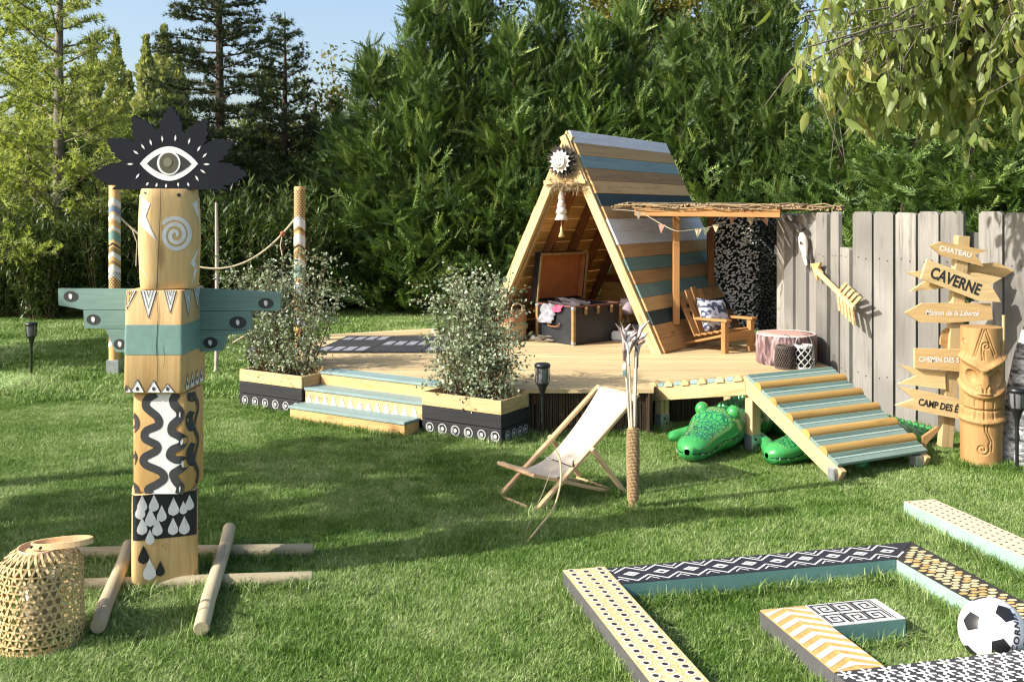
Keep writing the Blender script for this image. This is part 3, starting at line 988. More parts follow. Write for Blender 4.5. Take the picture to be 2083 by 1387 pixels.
# ------------------------------------------------------------------ planters and steps along the front of the deck
UA = math.radians(-32.4)
u = Vector((math.cos(UA), math.sin(UA), 0)); v = Vector((-math.sin(UA), math.cos(UA), 0))
L0 = Vector((-2.30, 8.30, 0))
CHALK = worn("chalk_white_paint", (.46, .46, .45), .8, .6, 30)
def planter(label, org, L, rings, side_rings):
    t = thing("planter", label, "planter", org, UA, "planters beside the deck steps")
    dpt, H, th = .37, .33, .022
    for (zc, hh, mat) in ((.064, .128, BLACKW), (.178, .096, BLACKW), (.279, .102, PINE)):
        k = 0 if mat is BLACKW else .002
        for (yy) in (th / 2 - k, dpt - th / 2 + k):
            plank("plank", L, hh - .003, th, mat, t, TR(L / 2, yy, zc) @ RX(PI / 2))
        for xx in (th / 2 - k, L - th / 2 + k):
            plank("plank", dpt - 2 * th - .001, hh - .003, th, mat, t, TR(xx, dpt / 2, zc) @ RZ(PI / 2) @ RX(PI / 2))
    obj("soil", MB().box((L / 2, dpt / 2, .26), (L - 2 * th, dpt - 2 * th, .04)), SOIL, t)
    mb = MB()
    def ring(cx, fn, r):
        mb.stroke(disc(cx, .075, r, n=20), .006, fn, 0, True)
        mb.flat(disc(cx, .075, r * .42, n=12), fn)
        k = random.uniform(-.3, .3)
        mb.stroke([(cx + r * .72 * math.cos(a + k), .075 + r * .72 * math.sin(a + k)) for a in (2.4, 2.9, 3.5, 4.2, 4.8)], .004, fn)
    for x in rings: ring(x, lambda a, b: (a, -.0035, b), random.uniform(.031, .036))
    for x in side_rings: ring(x, lambda a, b: (L + .0035, a, b), .03)
    obj("circle_motif", mb, CHALK, t)
    return t
pl1 = planter("left planter box, pale top board over black boards with white circles", L0, .72, [.07 + .118 * i for i in range(6)], [.1, .2, .3])
p2o = L0 + u * 1.935
pl2 = planter("right planter box nearer the camera, black boards with white circles on two sides", p2o, .70, [.075 + .115 * i for i in range(6)], [.08, .165, .245, .32])

def shrub(label, org, L, H, spread, seed, n=46):
    r = np.random.default_rng(seed)
    t = thing("eucalyptus", label, "shrub", org, UA, "eucalyptus shrubs in the planters")
    st = MB(); P, Dr, Sz = [], [], []
    for i in range(n):
        b = Vector((L * (.15 + .7 * r.random()), .10 + .17 * r.random(), .28))
        k = r.random()
        hh = H * (.35 + .65 * r.random() ** .8)
        az = r.random() * 2 * PI
        e = b + Vector(((b.x / L - .5) * spread * 1.1 + math.cos(az) * spread * .35, math.sin(az) * spread * .45, hh))
        m = b.lerp(e, .5) + Vector((r.normal() * .03, r.normal() * .03, .06))
        path = [b * (1 - q) ** 2 + m * 2 * q * (1 - q) + e * q * q for q in np.linspace(0, 1, 6)]
        st.tube(path, [.006, .0055, .005, .004, .003, .0015], 4, caps=False)
        nt = int(8 + hh * 16)
        for j in range(nt):
            q = (.05 + .9 * r.random()) * 5
            a = min(int(q), 4); pt = path[a].lerp(path[a + 1], q - a)
            l = .10 + .18 * r.random()
            d = Vector((r.normal(), r.normal(), .35 + r.normal() * .4)).normalized()
            e2 = pt + d * l - Vector((0, 0, l * .15))
            st.tube([pt, e2], [.002, .001], 3, caps=False)
            for w in np.linspace(.15, 1, 11):
                P.append(np.array(pt.lerp(e2, w)) + r.normal(size=3) * .016)
                Dr.append(np.array(d) * .4 + r.normal(size=3) * .8)
                Sz.append(.014 + .014 * r.random())
    tv = [(0, 0, 0), (.3, .36, .05), (.8, .38, .02), (1.1, 0, -.06), (.8, -.38, .02), (.3, -.36, .05)]
    tf = [(0, 1, 2, 3), (0, 3, 4, 5)]
    link("foliage", cards("foliage", tv, tf, np.array(P), basis(Dr, Sz, r), EUCL, np.clip(r.normal(.42, .27, len(P)), 0, 1)), t)
    obj("stem", st, STEMM, t)
shrub("wispy eucalyptus shrub growing in the left planter, in front of the dotted post", L0, .72, 1.14, .50, 91, 32)
shrub("dense grey green eucalyptus shrub growing in the right planter", p2o, .70, 1.0, .22, 92, 40)

st = thing("deck_steps", "three wooden steps with teal treads between the two planters", "steps", L0, UA)
for i, (x0, x1, yf, yb, zt) in enumerate([(.745, 1.90, -.16, .02, .115), (.735, 1.925, .02, .20, .23), (.735, 1.925, .20, .375, .338)]):
    plank("riser", x1 - x0, .113, .024, STAINL if i != 1 else PINE, st, TR((x0 + x1) / 2, yf + .014, zt - .061) @ RX(PI / 2))
    plank("tread", x1 - x0 + .01, yb - yf + .012, .022, TEALB, st, TR((x0 + x1) / 2, (yf + yb) / 2 - .002, zt))
    for xx in (x0 + .012, x1 - .012):
        plank("side_board", yb - yf - .03, .113, .022, STAINL, st, TR(xx, (yf + yb) / 2 + .012, zt - .061) @ RZ(PI / 2) @ RX(PI / 2))
mb = MB()
for i in range(13):
    x = .78 + i * .089; h = random.uniform(.062, .08)
    mb.flat([(x - .030, .128), (x + .030, .128), (x + random.uniform(-.006, .006), .128 + h)], lambda a, b: (a, .0175, b))
obj("triangle_motif", mb, WPAINT, st)

# dark mat with pale dashes lying on the deck
mt = thing("deck_mat", "dark rug of black tiles with pale grey dashes lying on the deck", "rug", (-1.85, 9.08, DZ + .004), 0)
shx = .12
matm = plain("mat_black", (.028, .027, .03), .8, .25, 30)
dash = plain("mat_grey", (.22, .22, .25), .8, .2, 30)
cw, rh = .50, .385
for j in range(3):
    for i in range(3):
        x0, y0 = i * cw, j * rh
        sk = lambda x, y: (x + shx * y, y)
        mb = MB().prism([sk(x0 + .003, y0 + .003), sk(x0 + cw - .003, y0 + .003), sk(x0 + cw - .003, y0 + rh - .003), sk(x0 + .003, y0 + rh - .003)], 0, .012)
        tl = obj("tile", mb, matm, mt)
        if (i + j) % 2 == 0:
            d = MB()
            for k in range(4):
                a = x0 + .035 + k * .115
                d.flat([sk(a, y0 + .05), sk(a + .082, y0 + .05), sk(a + .082, y0 + rh - .06), sk(a, y0 + rh - .06)], lambda p, q: (p, q, .0138))
            obj("dash_print", d, dash, tl)

# ------------------------------------------------------------------ A-frame hut
EA = math.radians(-33.75)
HO = Vector((.545, 9.6, DZ))
HW, HH, HD = 1.015, 2.09, 2.2
hut = thing("a_frame_hut", "striped wooden A-frame hut with open front on the deck", "hut", HO, EA)
SL = math.hypot(HW, HH); cs, sn = HW / SL, HH / SL
def slope(side, s, y, off=0):
    return Vector((side * (s * cs + off * sn), y, HH - s * sn + off * cs))
right = [WHITEW, STAINL, TEALB, STAIN, STAINL, NAVYW, STAINL, WHITEW, WHITEW, STAIN, TEALW, STAIN, TEALW, STAINL, NAVYW, STAIN, STAIN]
pwid = SL / 17
for side in (1, -1):
    for k in range(17):
        m = right[k] if side > 0 else INNER
        c = slope(side, (k + .5) * pwid, HD / 2 + .0, .014 + random.uniform(-.0015, .0015))
        z = Vector((side * sn, 0, cs))
        M = frame(c, (0, 1, 0), z)
        gap = .002 if side > 0 else .0045
        plank("roof_plank", HD + random.uniform(-.012, .012), pwid - gap, .022, m, hut, M)
    # inner lining visible from inside on the right slope
    for yy in (.48, .98, 1.48, 1.98):
        a, b = slope(side, .16, yy, -.045), slope(side, SL - .02, yy, -.045)
        bar("rafter", a, b, .045, .085, DARKW, hut, (side * sn, 0, cs))
    a, b = slope(side, .02, -.012, -.047), slope(side, SL + .03, -.012, -.047)
    bar("front_rafter", a, b, .048, .092, PINE, hut, (side * sn, 0, cs))
    a, b = slope(side, .12, .075, -.06), slope(side, SL - .02, .075, -.06)
    bar("rafter", a, b, .04, .06, PINE, hut, (side * sn, 0, cs))
    # right slope seen from inside is unpainted: thin liner boards
    if side > 0:
        for k in range(16):
            c = slope(side, (k + .6) * pwid, HD / 2, -.004)
            plank("lining_board", HD - .06, pwid - .006, .008, INNER, hut, frame(c, (0, 1, 0), (sn, 0, cs)))
obj("gable_plate", MB().prism([(0, HH - .03), (-.215, HH - .475), (.215, HH - .475)], .038, .058, M=XZ), PINE, hut)
bar("collar_board", (-.235, -.062, HH - .497), (.235, -.062, HH - .497), .022, .04, PINE, hut)
z = .0
tri = [(-HW + .03, 0), (HW - .03, 0), (0, HH - .06)]
k = 0
while z < HH - .2:
    c = clip(clip(tri, 0, -1, -(z + .002)), 0, 1, z + .14)
    pieces = [c]
    if .60 < z + .07 < 1.02: pieces = [clip(c, 1, 0, -.36), clip(c, -1, 0, -.12)]
    for q in pieces:
        if len(q) < 3: continue
        cx = sum(p[0] for p in q) / len(q); cz = sum(p[1] for p in q) / len(q)
        obj("back_plank", MB().prism([(p[0] - cx, p[1] - cz) for p in q], -.011, .011, M=XZ), INNER, hut, TR(cx, HD - .03, cz))
    z += .142
wf = obj("window", MB().box((-.36, 0, .80), (.03, .05, .44)).box((.12, 0, .80), (.03, .05, .44)).box((-.12, 0, .575), (.51, .05, .03)).box((-.12, 0, 1.025), (.51, .05, .03)), PINE, hut, TR(0, HD - .045, 0))
gl = NT("window_glass"); gl.p.inputs["Base Color"].default_value = (.05, .07, .06, 1); gl.p.inputs["Roughness"].default_value = .08
obj("pane", MB().box((-.12, 0, .80), (.45, .006, .42)), gl.m, wf)
bar("back_beam", (-.72, HD - .09, .52), (.72, HD - .09, .52), .05, .09, DARKW, hut)
bar("back_stud", (-.40, HD - .085, .58), (-.40, HD - .085, 1.2), .05, .045, DARKW, hut, (0, 1, 0))
for side in (1, -1):
    a = slope(side, SL - .05, 0, -.06); b = slope(side, SL - .05, HD, -.06)
    bar("sole_plate", (a.x, .1, .03), (a.x, HD - .06, .03), .06, .05, DARKW, hut)
def HL(x, y, z): return hut.matrix_basis @ Vector((x, y, z))
hutM = TR(*HO) @ RZ(EA)
def HL(x, y, z=0): return hutM @ Vector((x, y, z))

# sun ornament on the gable
sp = HL(0, -.075, HH - .30)
so = thing("sun_ornament", "white sun face ornament on a spiky dark disc on the hut gable", "ornament", sp, EA)
darkleaf = plain("dark_straw", (.045, .038, .032), .9, .4, 40)
mb = MB()
for ring in range(5):
    for i in range(30):
        a = 2 * PI * (i + ring * .4) / 26; r1 = random.uniform(.14, .19); w = .02
        d = Vector((math.cos(a), 0, math.sin(a))); s = Vector((-math.sin(a), 0, math.cos(a)))
        y0 = -.01 - ring * .008
        mb.add([d * .05 + s * w + Vector((0, y0, 0)), d * .05 - s * w + Vector((0, y0, 0)), d * r1 + Vector((0, y0 - random.uniform(-.02, .03), 0)) + s * random.uniform(-.02, .02)], [(0, 1, 2)])
mb.lathe([(.11, 0), (.115, .012), (.09, .02), (0, .022)], 20, M=RX(PI / 2))
obj("dark_rays", mb, darkleaf, so)
sunw = plain("sun_white", (.72, .68, .58), .6, .06)
poly = []
for i in range(28):
    r_ = .115 if i % 2 == 0 else .085
    poly.append((r_ * math.cos(2 * PI * i / 28), r_ * math.sin(2 * PI * i / 28)))
sf = obj("sun_disc", MB().prism(poly, .03, .045, M=XZ).lathe([(.078, .045), (.075, .058), (.05, .068), (0, .072)], 24, M=XZ), sunw, so, TR(0, -.035, 0))
mb = MB(); fn = lambda a, b: (a, -.074 + .35 * (a * a + b * b), b)
for sx in (-1, 1):
    mb.stroke([(sx * .045, .022), (sx * .03, .032), (sx * .014, .024)], .006, fn)
    mb.flat(disc(sx * .028, .012, .009, .005, 8), fn)
mb.stroke([(.004, .022), (.007, -.01), (-.004, -.014)], .005, fn)
mb.stroke([(-.028, -.028), (-.01, -.038), (.012, -.038), (.028, -.028)], .007, fn)
mb.stroke(disc(0, 0, .066, n=24), .005, lambda a, b: (a, -.0655, b), 0, True)
obj("face_lines", mb, BPAINT, sf)
# dry garland under the collar, with the bell
gp = HL(0, -.07, HH - .53)
ga = thing("dry_garland", "short garland of dried grasses hanging under the hut gable", "garland", gp, EA)
r = np.random.default_rng(5)
n = 420
P = np.stack([r.uniform(-.15, .18, n), r.normal(0, .02, n), r.normal(0, .022, n)], 1)
tv, tf = tri_leaf(1, .10, .2)
link("dried_grass", cards("dried_grass", tv, tf, P, basis(r.normal(size=(n, 3)) * [.8, .5, .6] + [0, 0, -.35], .05 + .05 * r.random(n), r), DRYL, np.clip(r.normal(.3, .3, n), 0, 1)), ga)
obj("cord", MB().tube([(-.17, 0, .02), (0, 0, 0), (.2, 0, .02)], .005, 5), TWINE, ga)
bp = HL(-.03, -.07, HH - .56)
be = thing("wind_bell", "tiered white and pink bell hanging from the hut gable", "bell", bp, EA)
obj("bell_body", MB().lathe([(.008, -.02), (.022, -.05), (.034, -.10), (.026, -.105), (.032, -.13), (.046, -.17), (.036, -.175), (.042, -.19), (.058, -.235), (.044, -.24), (.046, -.26), (.066, -.30), (.060, -.305)], 20), plain("bell_white", (.66, .60, .55), .6, .08), be)
obj("band", MB().lathe([(.0235, -.05), (.036, -.099)], 20).lathe([(.0335, -.13), (.041, -.155)], 20), PINKP, be)
obj("cord", MB().tube([(0, 0, .03), (0, 0, -.42)], .004, 5), TWINE, be)
obj("clapper", MB().lathe([(.004, -.36), (.012, -.38), (.014, -.42), (.032, -.47), (0.0, -.475)], 12), PINE, be)

# ------------------------------------------------------------------ things in and by the hut
trk = thing("steamer_trunk", "open black steamer trunk with rust orange lid lining inside the hut", "trunk", (.60, 9.60, DZ), math.atan2(.65, .76))
tl, tw, th_ = .66, .52, .375
black = plain("trunk_black", (.016, .018, .022), .45, .25, 12)
brass = plain("trunk_brass", (.30, .20, .09), .5, .25, 20, metallic=.3)
lining = plain("trunk_lining", (.36, .125, .038), .8, .1, 10)
mb = MB()
for (c, d) in [((tl / 2, .008, th_ / 2), (tl, .016, th_)), ((tl / 2, tw - .008, th_ / 2), (tl, .016, th_)), ((.008, tw / 2, th_ / 2), (.016, tw - .032, th_)), ((tl - .008, tw / 2, th_ / 2), (.016, tw - .032, th_)), ((tl / 2, tw / 2, .012), (tl - .032, tw - .032, .024))]:
    mb.box(c, d)
obj("body", mb, black, trk)
for (cx, cy) in ((0, 0), (tl, 0), (0, tw), (tl, tw)):
    e = obj("edge_strip", MB().box((cx, cy, th_ / 2), (.034, .034, th_ - .04)), brass, trk)
    obj("corner_cap", MB().box((cx, cy, .02), (.044, .044, .04), ch=.012).box((cx, cy, th_ - .016), (.044, .044, .036), ch=.012), METAL, e)
obj("rim", MB().box((tl / 2, -.002, th_), (tl, .024, .018)).box((tl / 2, tw, th_), (tl, .024, .018)).box((0, tw / 2, th_), (.024, tw - .026, .018)).box((tl, tw / 2, th_), (.024, tw - .026, .018)), plain("rim_brown", (.12, .05, .035), .6), trk)
lid = link("lid", MB().box((tl / 2, 0, -.02), (tl, .52, .014)).box((tl / 2, -.25, .03), (tl, .016, .085)).box((tl / 2, .25, .03), (tl, .016, .085)).box((.008, 0, .03), (.016, .48, .085)).box((tl - .008, 0, .03), (.016, .48, .085)).mesh("lid", [black]), trk, TR(0, tw + .05, th_ + .26) @ RX(math.radians(97)))
obj("lid_lining", MB().box((tl / 2, 0, -.008), (tl - .05, .45, .008)).box((tl / 2, .24, .032), (tl - .05, .004, .07)).box((tl - .022, 0, .032), (.004, .45, .07)).box((.022, 0, .032), (.004, .45, .07)), lining, lid)
obj("lid_edge", MB().box((tl / 2, -.25, .078), (tl + .01, .026, .014)).box((tl / 2, .25, .078), (tl + .01, .026, .014)).box((0, 0, .078), (.026, .47, .014)).box((tl, 0, .078), (.026, .47, .014)), brass, lid)
for x in (.16, .33, .52):
    obj("latch", MB().box((x, -.012, th_ - .045), (.035, .014, .075), ch=.004).lathe([(.016, 0), (.012, .014), (0, .016)], 10, M=TR(x, -.018, th_ - .02) @ RX(PI / 2)), brass, trk)
obj("handle", MB().tube(smooth_path([(-.01, .18, .20), (-.035, .2, .17), (-.035, .32, .17), (-.01, .34, .20)], 3), .008, 6), DARKW, trk)
# clothes spilling over the trunk's left side
mb = MB()
def cloth_patch(p0, ux, uy, nx, ny, amp, seed):
    vs, fs = [], []
    for i in range(nx + 1):
        for j in range(ny + 1):
            a, b = i / nx, j / ny
            p = Vector(p0) + Vector(ux) * a + Vector(uy) * b
            p += Vector((-1, 0, .4)) * amp * noise.noise(Vector((a * 4, b * 5, seed)))
            vs.append(p)
    for i in range(nx):
        for j in range(ny):
            k = i * (ny + 1) + j
            fs.append((k, k + ny + 1, k + ny + 2, k + 1))
    return vs, fs
cl = thing("costume", "pink and grey costume cloth draped over the trunk edge", "cloth", (.60, 9.60, DZ), math.atan2(.65, .76))
pinkc = plain("pink_cloth", (.55, .08, .16), .8, .25, 20); greyc = plain("grey_cloth", (.24, .24, .27), .8, .2, 25)
vs, fs = cloth_patch((-.02, .12, .385), (-.02, .10, 0), (-.015, .05, -.07), 8, 7, .03, 3.3)
m1 = MB().add(vs, fs, smooth=True); obj("pink_fold", m1, pinkc, cl)
vs, fs = cloth_patch((-.018, .22, .385), (-.01, .20, 0), (-.02, .05, -.19), 8, 8, .05, 9.1)
obj("grey_fold", MB().add(vs, fs, smooth=True), greyc, cl)
vs, fs = cloth_patch((.05, .06, .37), (.3, .05, .03), (-.02, .38, .02), 10, 10, .12, 5.2)
obj("dark_fold", MB().add(vs, fs, smooth=True), plain("dark_cloth", (.06, .05, .055), .85, .3, 12), cl)

bk = thing("basket", "round seagrass basket with two handles by the left leg of the hut", "basket", (-.02, 10.0, DZ))
sg = wood("seagrass", (.42, .30, .155), dark=(.25, .165, .075), axis='X', grain=2.2, var=.1, knots=0)
sg2 = plain("seagrass_band", (.36, .17, .085), .85, .25, 30, bump=.5)
prof = [(.135, 0), (.16, .04), (.168, .12), (.165, .22), (.155, .30), (.158, .31), (.148, .31), (.15, .25), (.15, .03), (0, .03)]
obj("body", MB().lathe(prof, 40, rmod=lambda a, z: 1 + .012 * math.sin(a * 20) * math.cos(z * 160)), sg, bk)
obj("woven_band", MB().lathe([(.171, .20), (.167, .26), (.161, .30)], 40, rmod=lambda a, z: 1 + .012 * math.sin(a * 20)), sg2, bk)
for s in (-1, 1):
    obj("handle", MB().tube(smooth_path([(-.06, s * .15, .29), (-.055, s * .15, .36), (0, s * .15, .385), (.055, s * .15, .36), (.06, s * .15, .29)], 4), .008, 6), ROPE, bk, RZ(.5))
tag(obj("small_ball", MB().lathe([(.03 * math.sin(PI * i / 10), .03 - .03 * math.cos(PI * i / 10)) for i in range(11)], 14), WPAINT, None, TR(.215, 9.95, DZ)), "small white ball on the deck between basket and trunk", "ball")
dw = MB()
for i in range(9):
    a = random.uniform(-.5, .5); x, yv = random.uniform(-.09, .09), random.uniform(-.04, .04)
    dw.tube([(x - .05 * math.cos(a), yv - .05 * math.sin(a), .015 + i * .004), (x, yv, .02 + i * .006), (x + .06 * math.cos(a), yv + .05 * math.sin(a), .018 + i * .005)], [.006, .011, .004], 6)
tag(obj("driftwood", dw, BARKG, None, TR(.29, 9.82, DZ)), "little heap of driftwood sticks in front of the trunk", "sticks")
lp = thing("table_lamp", "small lamp with lilac shade standing inside the hut", "lamp", (1.20, 10.25, DZ))
obj("lamp_base", MB().lathe([(.06, 0), (.06, .012), (.02, .03), (.03, .10), (.034, .16), (.012, .22), (.01, .28)], 16), plain("lamp_ceramic", (.32, .28, .24), .4), lp)
obj("lamp_shade", MB().lathe([(.088, .25), (.07, .40), (.068, .40), (.086, .25)], 24), plain("lilac_fabric", (.36, .30, .34), .9, .05), lp)
cu = thing("floor_mattress", "white and slate floor mattress inside the right side of the hut", "mattress", (1.33, 9.98, DZ), EA)
obj("mattress", MB().box((0, .15, .05), (.52, .75, .10), ch=.03), plain("white_linen", (.62, .66, .68), .9, .1, 6), cu)
obj("blanket", MB().box((.0, .24, .125), (.50, .5, .06), ch=.025), plain("slate_blanket", (.07, .085, .09), .9, .5, 8), cu)
pm = thing("pampas_plume", "dried arching plume lying beside the trunk", "plume", (1.08, 10.02, DZ))
r = np.random.default_rng(15)
pp = smooth_path([(.12, 0, .03), (.09, 0, .12), (.03, 0, .19), (-.06, 0, .20), (-.11, 0, .16)], 12)
P, D_ = [], []
for i, q in enumerate(pp[8:]):
    for k in range(9):
        P.append(np.array(q)); D_.append(np.array(pp[min(i + 9, len(pp) - 1)] - pp[i + 7]) * 30 + r.normal(size=3) * .7)
tv, tf = tri_leaf(1, .12, .2)
link("plume", cards("plume", tv, tf, np.array(P), basis(D_, .05, r), DRYL, np.clip(r.normal(.6, .2, len(P)), 0, 1)), pm)
obj("stem", MB().tube(pp, .004, 5), STEMM, pm)

# ------------------------------------------------------------------ canopy beside the hut
cn = thing("brushwood_canopy", "flat brushwood canopy on orange posts between hut and fence", "canopy", (0, 0, 0))
A, B = Vector((.95, 9.38, 1.66)), Vector((2.88, 8.52, 1.64))
bd = Vector((.556, .832, 0))
mb = MB()
e = (B - A); eL = e.length; en = e.normalized()
for i in range(210):
    s0 = random.uniform(0, 1); q = A + e * s0
    d0 = bd * random.uniform(-.02, .0) + Vector((0, 0, .045 + random.uniform(-.012, .022) + .012 * math.sin(s0 * 19)))
    L = min(random.uniform(1.6, 2.0), max(.08, (2.74 - q.x) / .556 + random.uniform(-.05, .05)))
    mb.tube([q + d0, q + d0 + bd * L * .5 + Vector((0, 0, random.uniform(-.02, .02))), q + d0 + bd * L], random.uniform(.006, .012), 4, caps=True)
for i in range(34):
    s0 = random.uniform(0, .9); q = A + e * s0 + bd * random.uniform(-.03, .02) + Vector((0, 0, .04 + random.uniform(-.01, .03)))
    mb.tube([q, q + en * .12 + Vector((0, 0, random.uniform(-.02, .02))), q + en * random.uniform(.2, .32) + Vector((0, 0, random.uniform(-.03, .02)))], [.008, .006, .003], 4)
brush = wood("brushwood", (.34, .245, .14), dark=(.16, .11, .06), axis='Y', var=.1, knots=0, rough=.9)
tag(obj("brushwood", mb, brush, cn), None, None, kind="stuff")
bar("front_beam", A + en * .22 + bd * .03, A + en * (eL - .55) + bd * .03, .045, .085, ORANGEW, cn)
bar("back_beam", A + bd * 1.75 + en * .0, A + bd * 1.75 + en * .85, .045, .085, ORANGEW, cn)
for k in range(5):
    q = A + en * (.3 + k * .36) + Vector((0, 0, .045))
    bar("cross_batten", q + bd * .08, q + bd * min(1.8, (2.74 - q.x) / .556), .035, .03, ORANGEW, cn)
# front post stands against the roof slope
def ray_plane(px, py, p0, n):
    d = W(px, py, 1) - Vector((0, 0, EYE)); o = Vector((0, 0, EYE))
    return o + d * ((p0 - o).dot(n) / d.dot(n))
nR = hutM.to_3x3() @ Vector((sn, 0, cs))
pb = ray_plane(1375, 664, HL(HW + .03, 0, 0), nR)
bar("post", pb + Vector((0, -.01, .02)), Vector((pb.x, pb.y - .01, 1.62)), .062, .05, ORANGEW, cn, (0, 1, 0))
bar("post", (2.13, 10.55, DZ), (2.13, 10.55, 1.66), .07, .06, DARKW, cn, (0, 1, 0))
bar("post", (2.72, 9.72, DZ), (2.72, 9.72, 1.62), .07, .06, DARKW, cn, (0, 1, 0))
# bunting
bn = thing("bunting", "faded bunting of small cream and pink triangles under the canopy", "bunting", (0, 0, 0))
pts = [W(1246, 426, 9.25), W(1300, 432, 9.2), W(1345, 456, 9.1), W(1376, 470, 9.0), W(1404, 468, 9.05), W(1440, 463, 9.1), W(1468, 452, 9.1), W(1490, 441, 9.1), W(1512, 432, 9.1), W(1527, 443, 9.1), W(1550, 446, 9.1), W(1585, 434, 9.1)]
path = smooth_path(pts, 5)
obj("string", MB().tube(path, .0035, 5), ROPE, bn)
pn = [plain("cream_flag", (.55, .45, .30), .9), plain("pink_flag", (.50, .27, .2), .9), plain("green_flag", (.14, .16, .11), .9)]
for i, (a, b) in enumerate([(1298, 431), (1346, 457), (1437, 463), (1456, 457), (1489, 441), (1509, 432), (1526, 442), (1556, 445), (1580, 435), (1420, 466)]):
    q = W(a, b, 9.08)
    w, h = .032, random.uniform(.07, .085)
    obj("flag", MB().prism([(-w, 0), (w, 0), (random.uniform(-.01, .01), -h)], -.0015, .0015, M=XZ), pn[i % 3], bn, TR(*q) @ RZ(random.uniform(-.3, .3)) @ RY(random.uniform(-.25, .25)))
# camouflage net
nt = thing("camouflage_net", "dark camouflage net with pale flecks painted as light through holes, hanging under the canopy", "net", (0, 0, 0))
def netpt(s, z):
    if s < .72:  x, yv = 2.18 + s * 1.0, 10.75 - .12 * s
    else:
        q = (s - .72) / .28; x, yv = 2.90 + .02 * math.sin(q * 3), 10.66 - 1.15 * q
    return Vector((x + .02 * noise.noise(Vector((s * 6, z * 4, 1))), yv + .05 * noise.noise(Vector((s * 5, z * 3, 4))), z))
mb = MB()
NS, NZ = 40, 30
vs = [netpt(i / NS, DZ + .02 + j / NZ * 1.27) for i in range(NS + 1) for j in range(NZ + 1)]
fs = [(i * (NZ + 1) + j, (i + 1) * (NZ + 1) + j, (i + 1) * (NZ + 1) + j + 1, i * (NZ + 1) + j + 1) for i in range(NS) for j in range(NZ)]
obj("netting", MB().add(vs, fs, smooth=True), plain("net_black", (.012, .015, .012), .9, .4, 20), nt)
mb = MB()
for i in range(48):
    for j in range(46):
        s = (i + .5 * (j % 2)) / 48 + random.uniform(-.006, .006); zz = DZ + .04 + j / 46 * 1.22 + random.uniform(-.01, .01)
        if s > .99 or random.random() < .30 + .5 * max(0, (zz - 1.35) * 2.2): continue
        p = netpt(s, zz); p2 = netpt(s + .01, zz)
        tx = (p2 - p).normalized(); nn = tx.cross(Vector((0, 0, 1)))
        if nn.y > 0 and s < .72: nn = -nn
        if s >= .72 and nn.x > 0: nn = -nn
        a = random.uniform(.2, 1.2) * (1 if random.random() < .75 else -1); w, l = (random.uniform(.008, .0125), random.uniform(.015, .023)) if s < .5 else (random.uniform(.005, .008), random.uniform(.012, .017))
        d = tx * math.cos(a) + Vector((0, 0, 1)) * math.sin(a); e2 = Vector((0, 0, 1)) * math.cos(a) - tx * math.sin(a)
        o = p + nn * random.uniform(.012, .03)
        tilt = nn * random.uniform(-.012, .016)
        mb.add([o - d * l + tilt, o + e2 * w, o + d * l - tilt, o - e2 * w], [(0, 1, 2, 3)], 0 if s < .45 + random.uniform(-.03, .06) else 1)
tag(obj("fleck", mb, [plain("net_light_fleck", (.88, .86, .80), .8, .1), plain("net_grey_green", (.17, .20, .17), .8, .2)], nt), None, None, kind="stuff")  # pale flecks stand in for bright background seen through the net's holes

# ------------------------------------------------------------------ garden chair with cushion
ca = math.atan2(.6, .8)
gc = thing("garden_chair", "small orange wooden slatted garden chair under the canopy", "chair", (1.96, 9.05, DZ), ca)
cw_ = .36
for x in (0, cw_): bar("leg", (x, 0, 0), (x, 0, .29 if x == 0 else .29), .055, .05, ORANGEW, gc, (0, 1, 0))
for x in (0, cw_): bar("armrest", (x, -.05, .305), (x, .36, .295), .075, .022, ORANGEW, gc)
bar("front_rail", (-.02, -.012, .155), (cw_ + .02, -.012, .155), .022, .085, ORANGEW, gc)
for x in (.03, cw_ - .03): bar("side_rail", (x, .0, .17), (x, .60, .015), .022, .08, ORANGEW, gc, (1, 0, 0))
for k in range(5): bar("seat_slat", (.0, .035 + k * .075, .205 - k * .017), (cw_, .035 + k * .075, .205 - k * .017), .062, .016, ORANGEW, gc)
for k in range(5):
    x = .03 + k * .075; h = (.46, .545, .57, .545, .46)[k]
    bar("back_slat", (x + (x - .18) * .0, .37, .12), (x + (x - .18) * .12, .37 + .19, h), .068, .016, ORANGEW, gc, (0, -1, .3))
bar("back_brace", (0, .50, .36), (cw_, .50, .36), .03, .04, ORANGEW, gc)
def pillow_mesh(w, h, t, n=14):
    vs, fs = [], []
    for sgn in (1, -1):
        for i in range(n + 1):
            for j in range(n + 1):
                a, b = i / n * 2 - 1, j / n * 2 - 1
                k = max(0, (1 - a ** 4) * (1 - b ** 4)) ** .6
                pin = 1 - .10 * (1 - abs(b)) * abs(a) ** 3
                pin2 = 1 - .10 * (1 - abs(a)) * abs(b) ** 3
                vs.append((a * w / 2 * pin, sgn * (t / 2 * k + .002), b * h / 2 * pin2))
    m = (n + 1) ** 2
    for s in range(2):
        for i in range(n):
            for j in range(n):
                q = [s * m + i * (n + 1) + j, s * m + (i + 1) * (n + 1) + j, s * m + (i + 1) * (n + 1) + j + 1, s * m + i * (n + 1) + j + 1]
                fs.append(q if s else q[::-1])
    return vs, fs
cm = NT("leaf_print_fabric")
tc = cm.n("TexCoord"); wv = cm.n("TexWave", wave_type='RINGS', i_Scale=5.5, i_Distortion=9.0, i_Detail=3.0, i_Detail_Scale=2.2)
cm.l(tc.outputs["Object"], wv.inputs["Vector"])
cm.l(cm.ramp(wv.outputs[0], [(.35, (.52, .54, .60)), (.62, (.16, .18, .28)), (.85, (.05, .06, .11))]), cm.p.inputs["Base Color"])
cm.p.inputs["Roughness"].default_value = .9
vs, fs = pillow_mesh(.36, .33, .12)
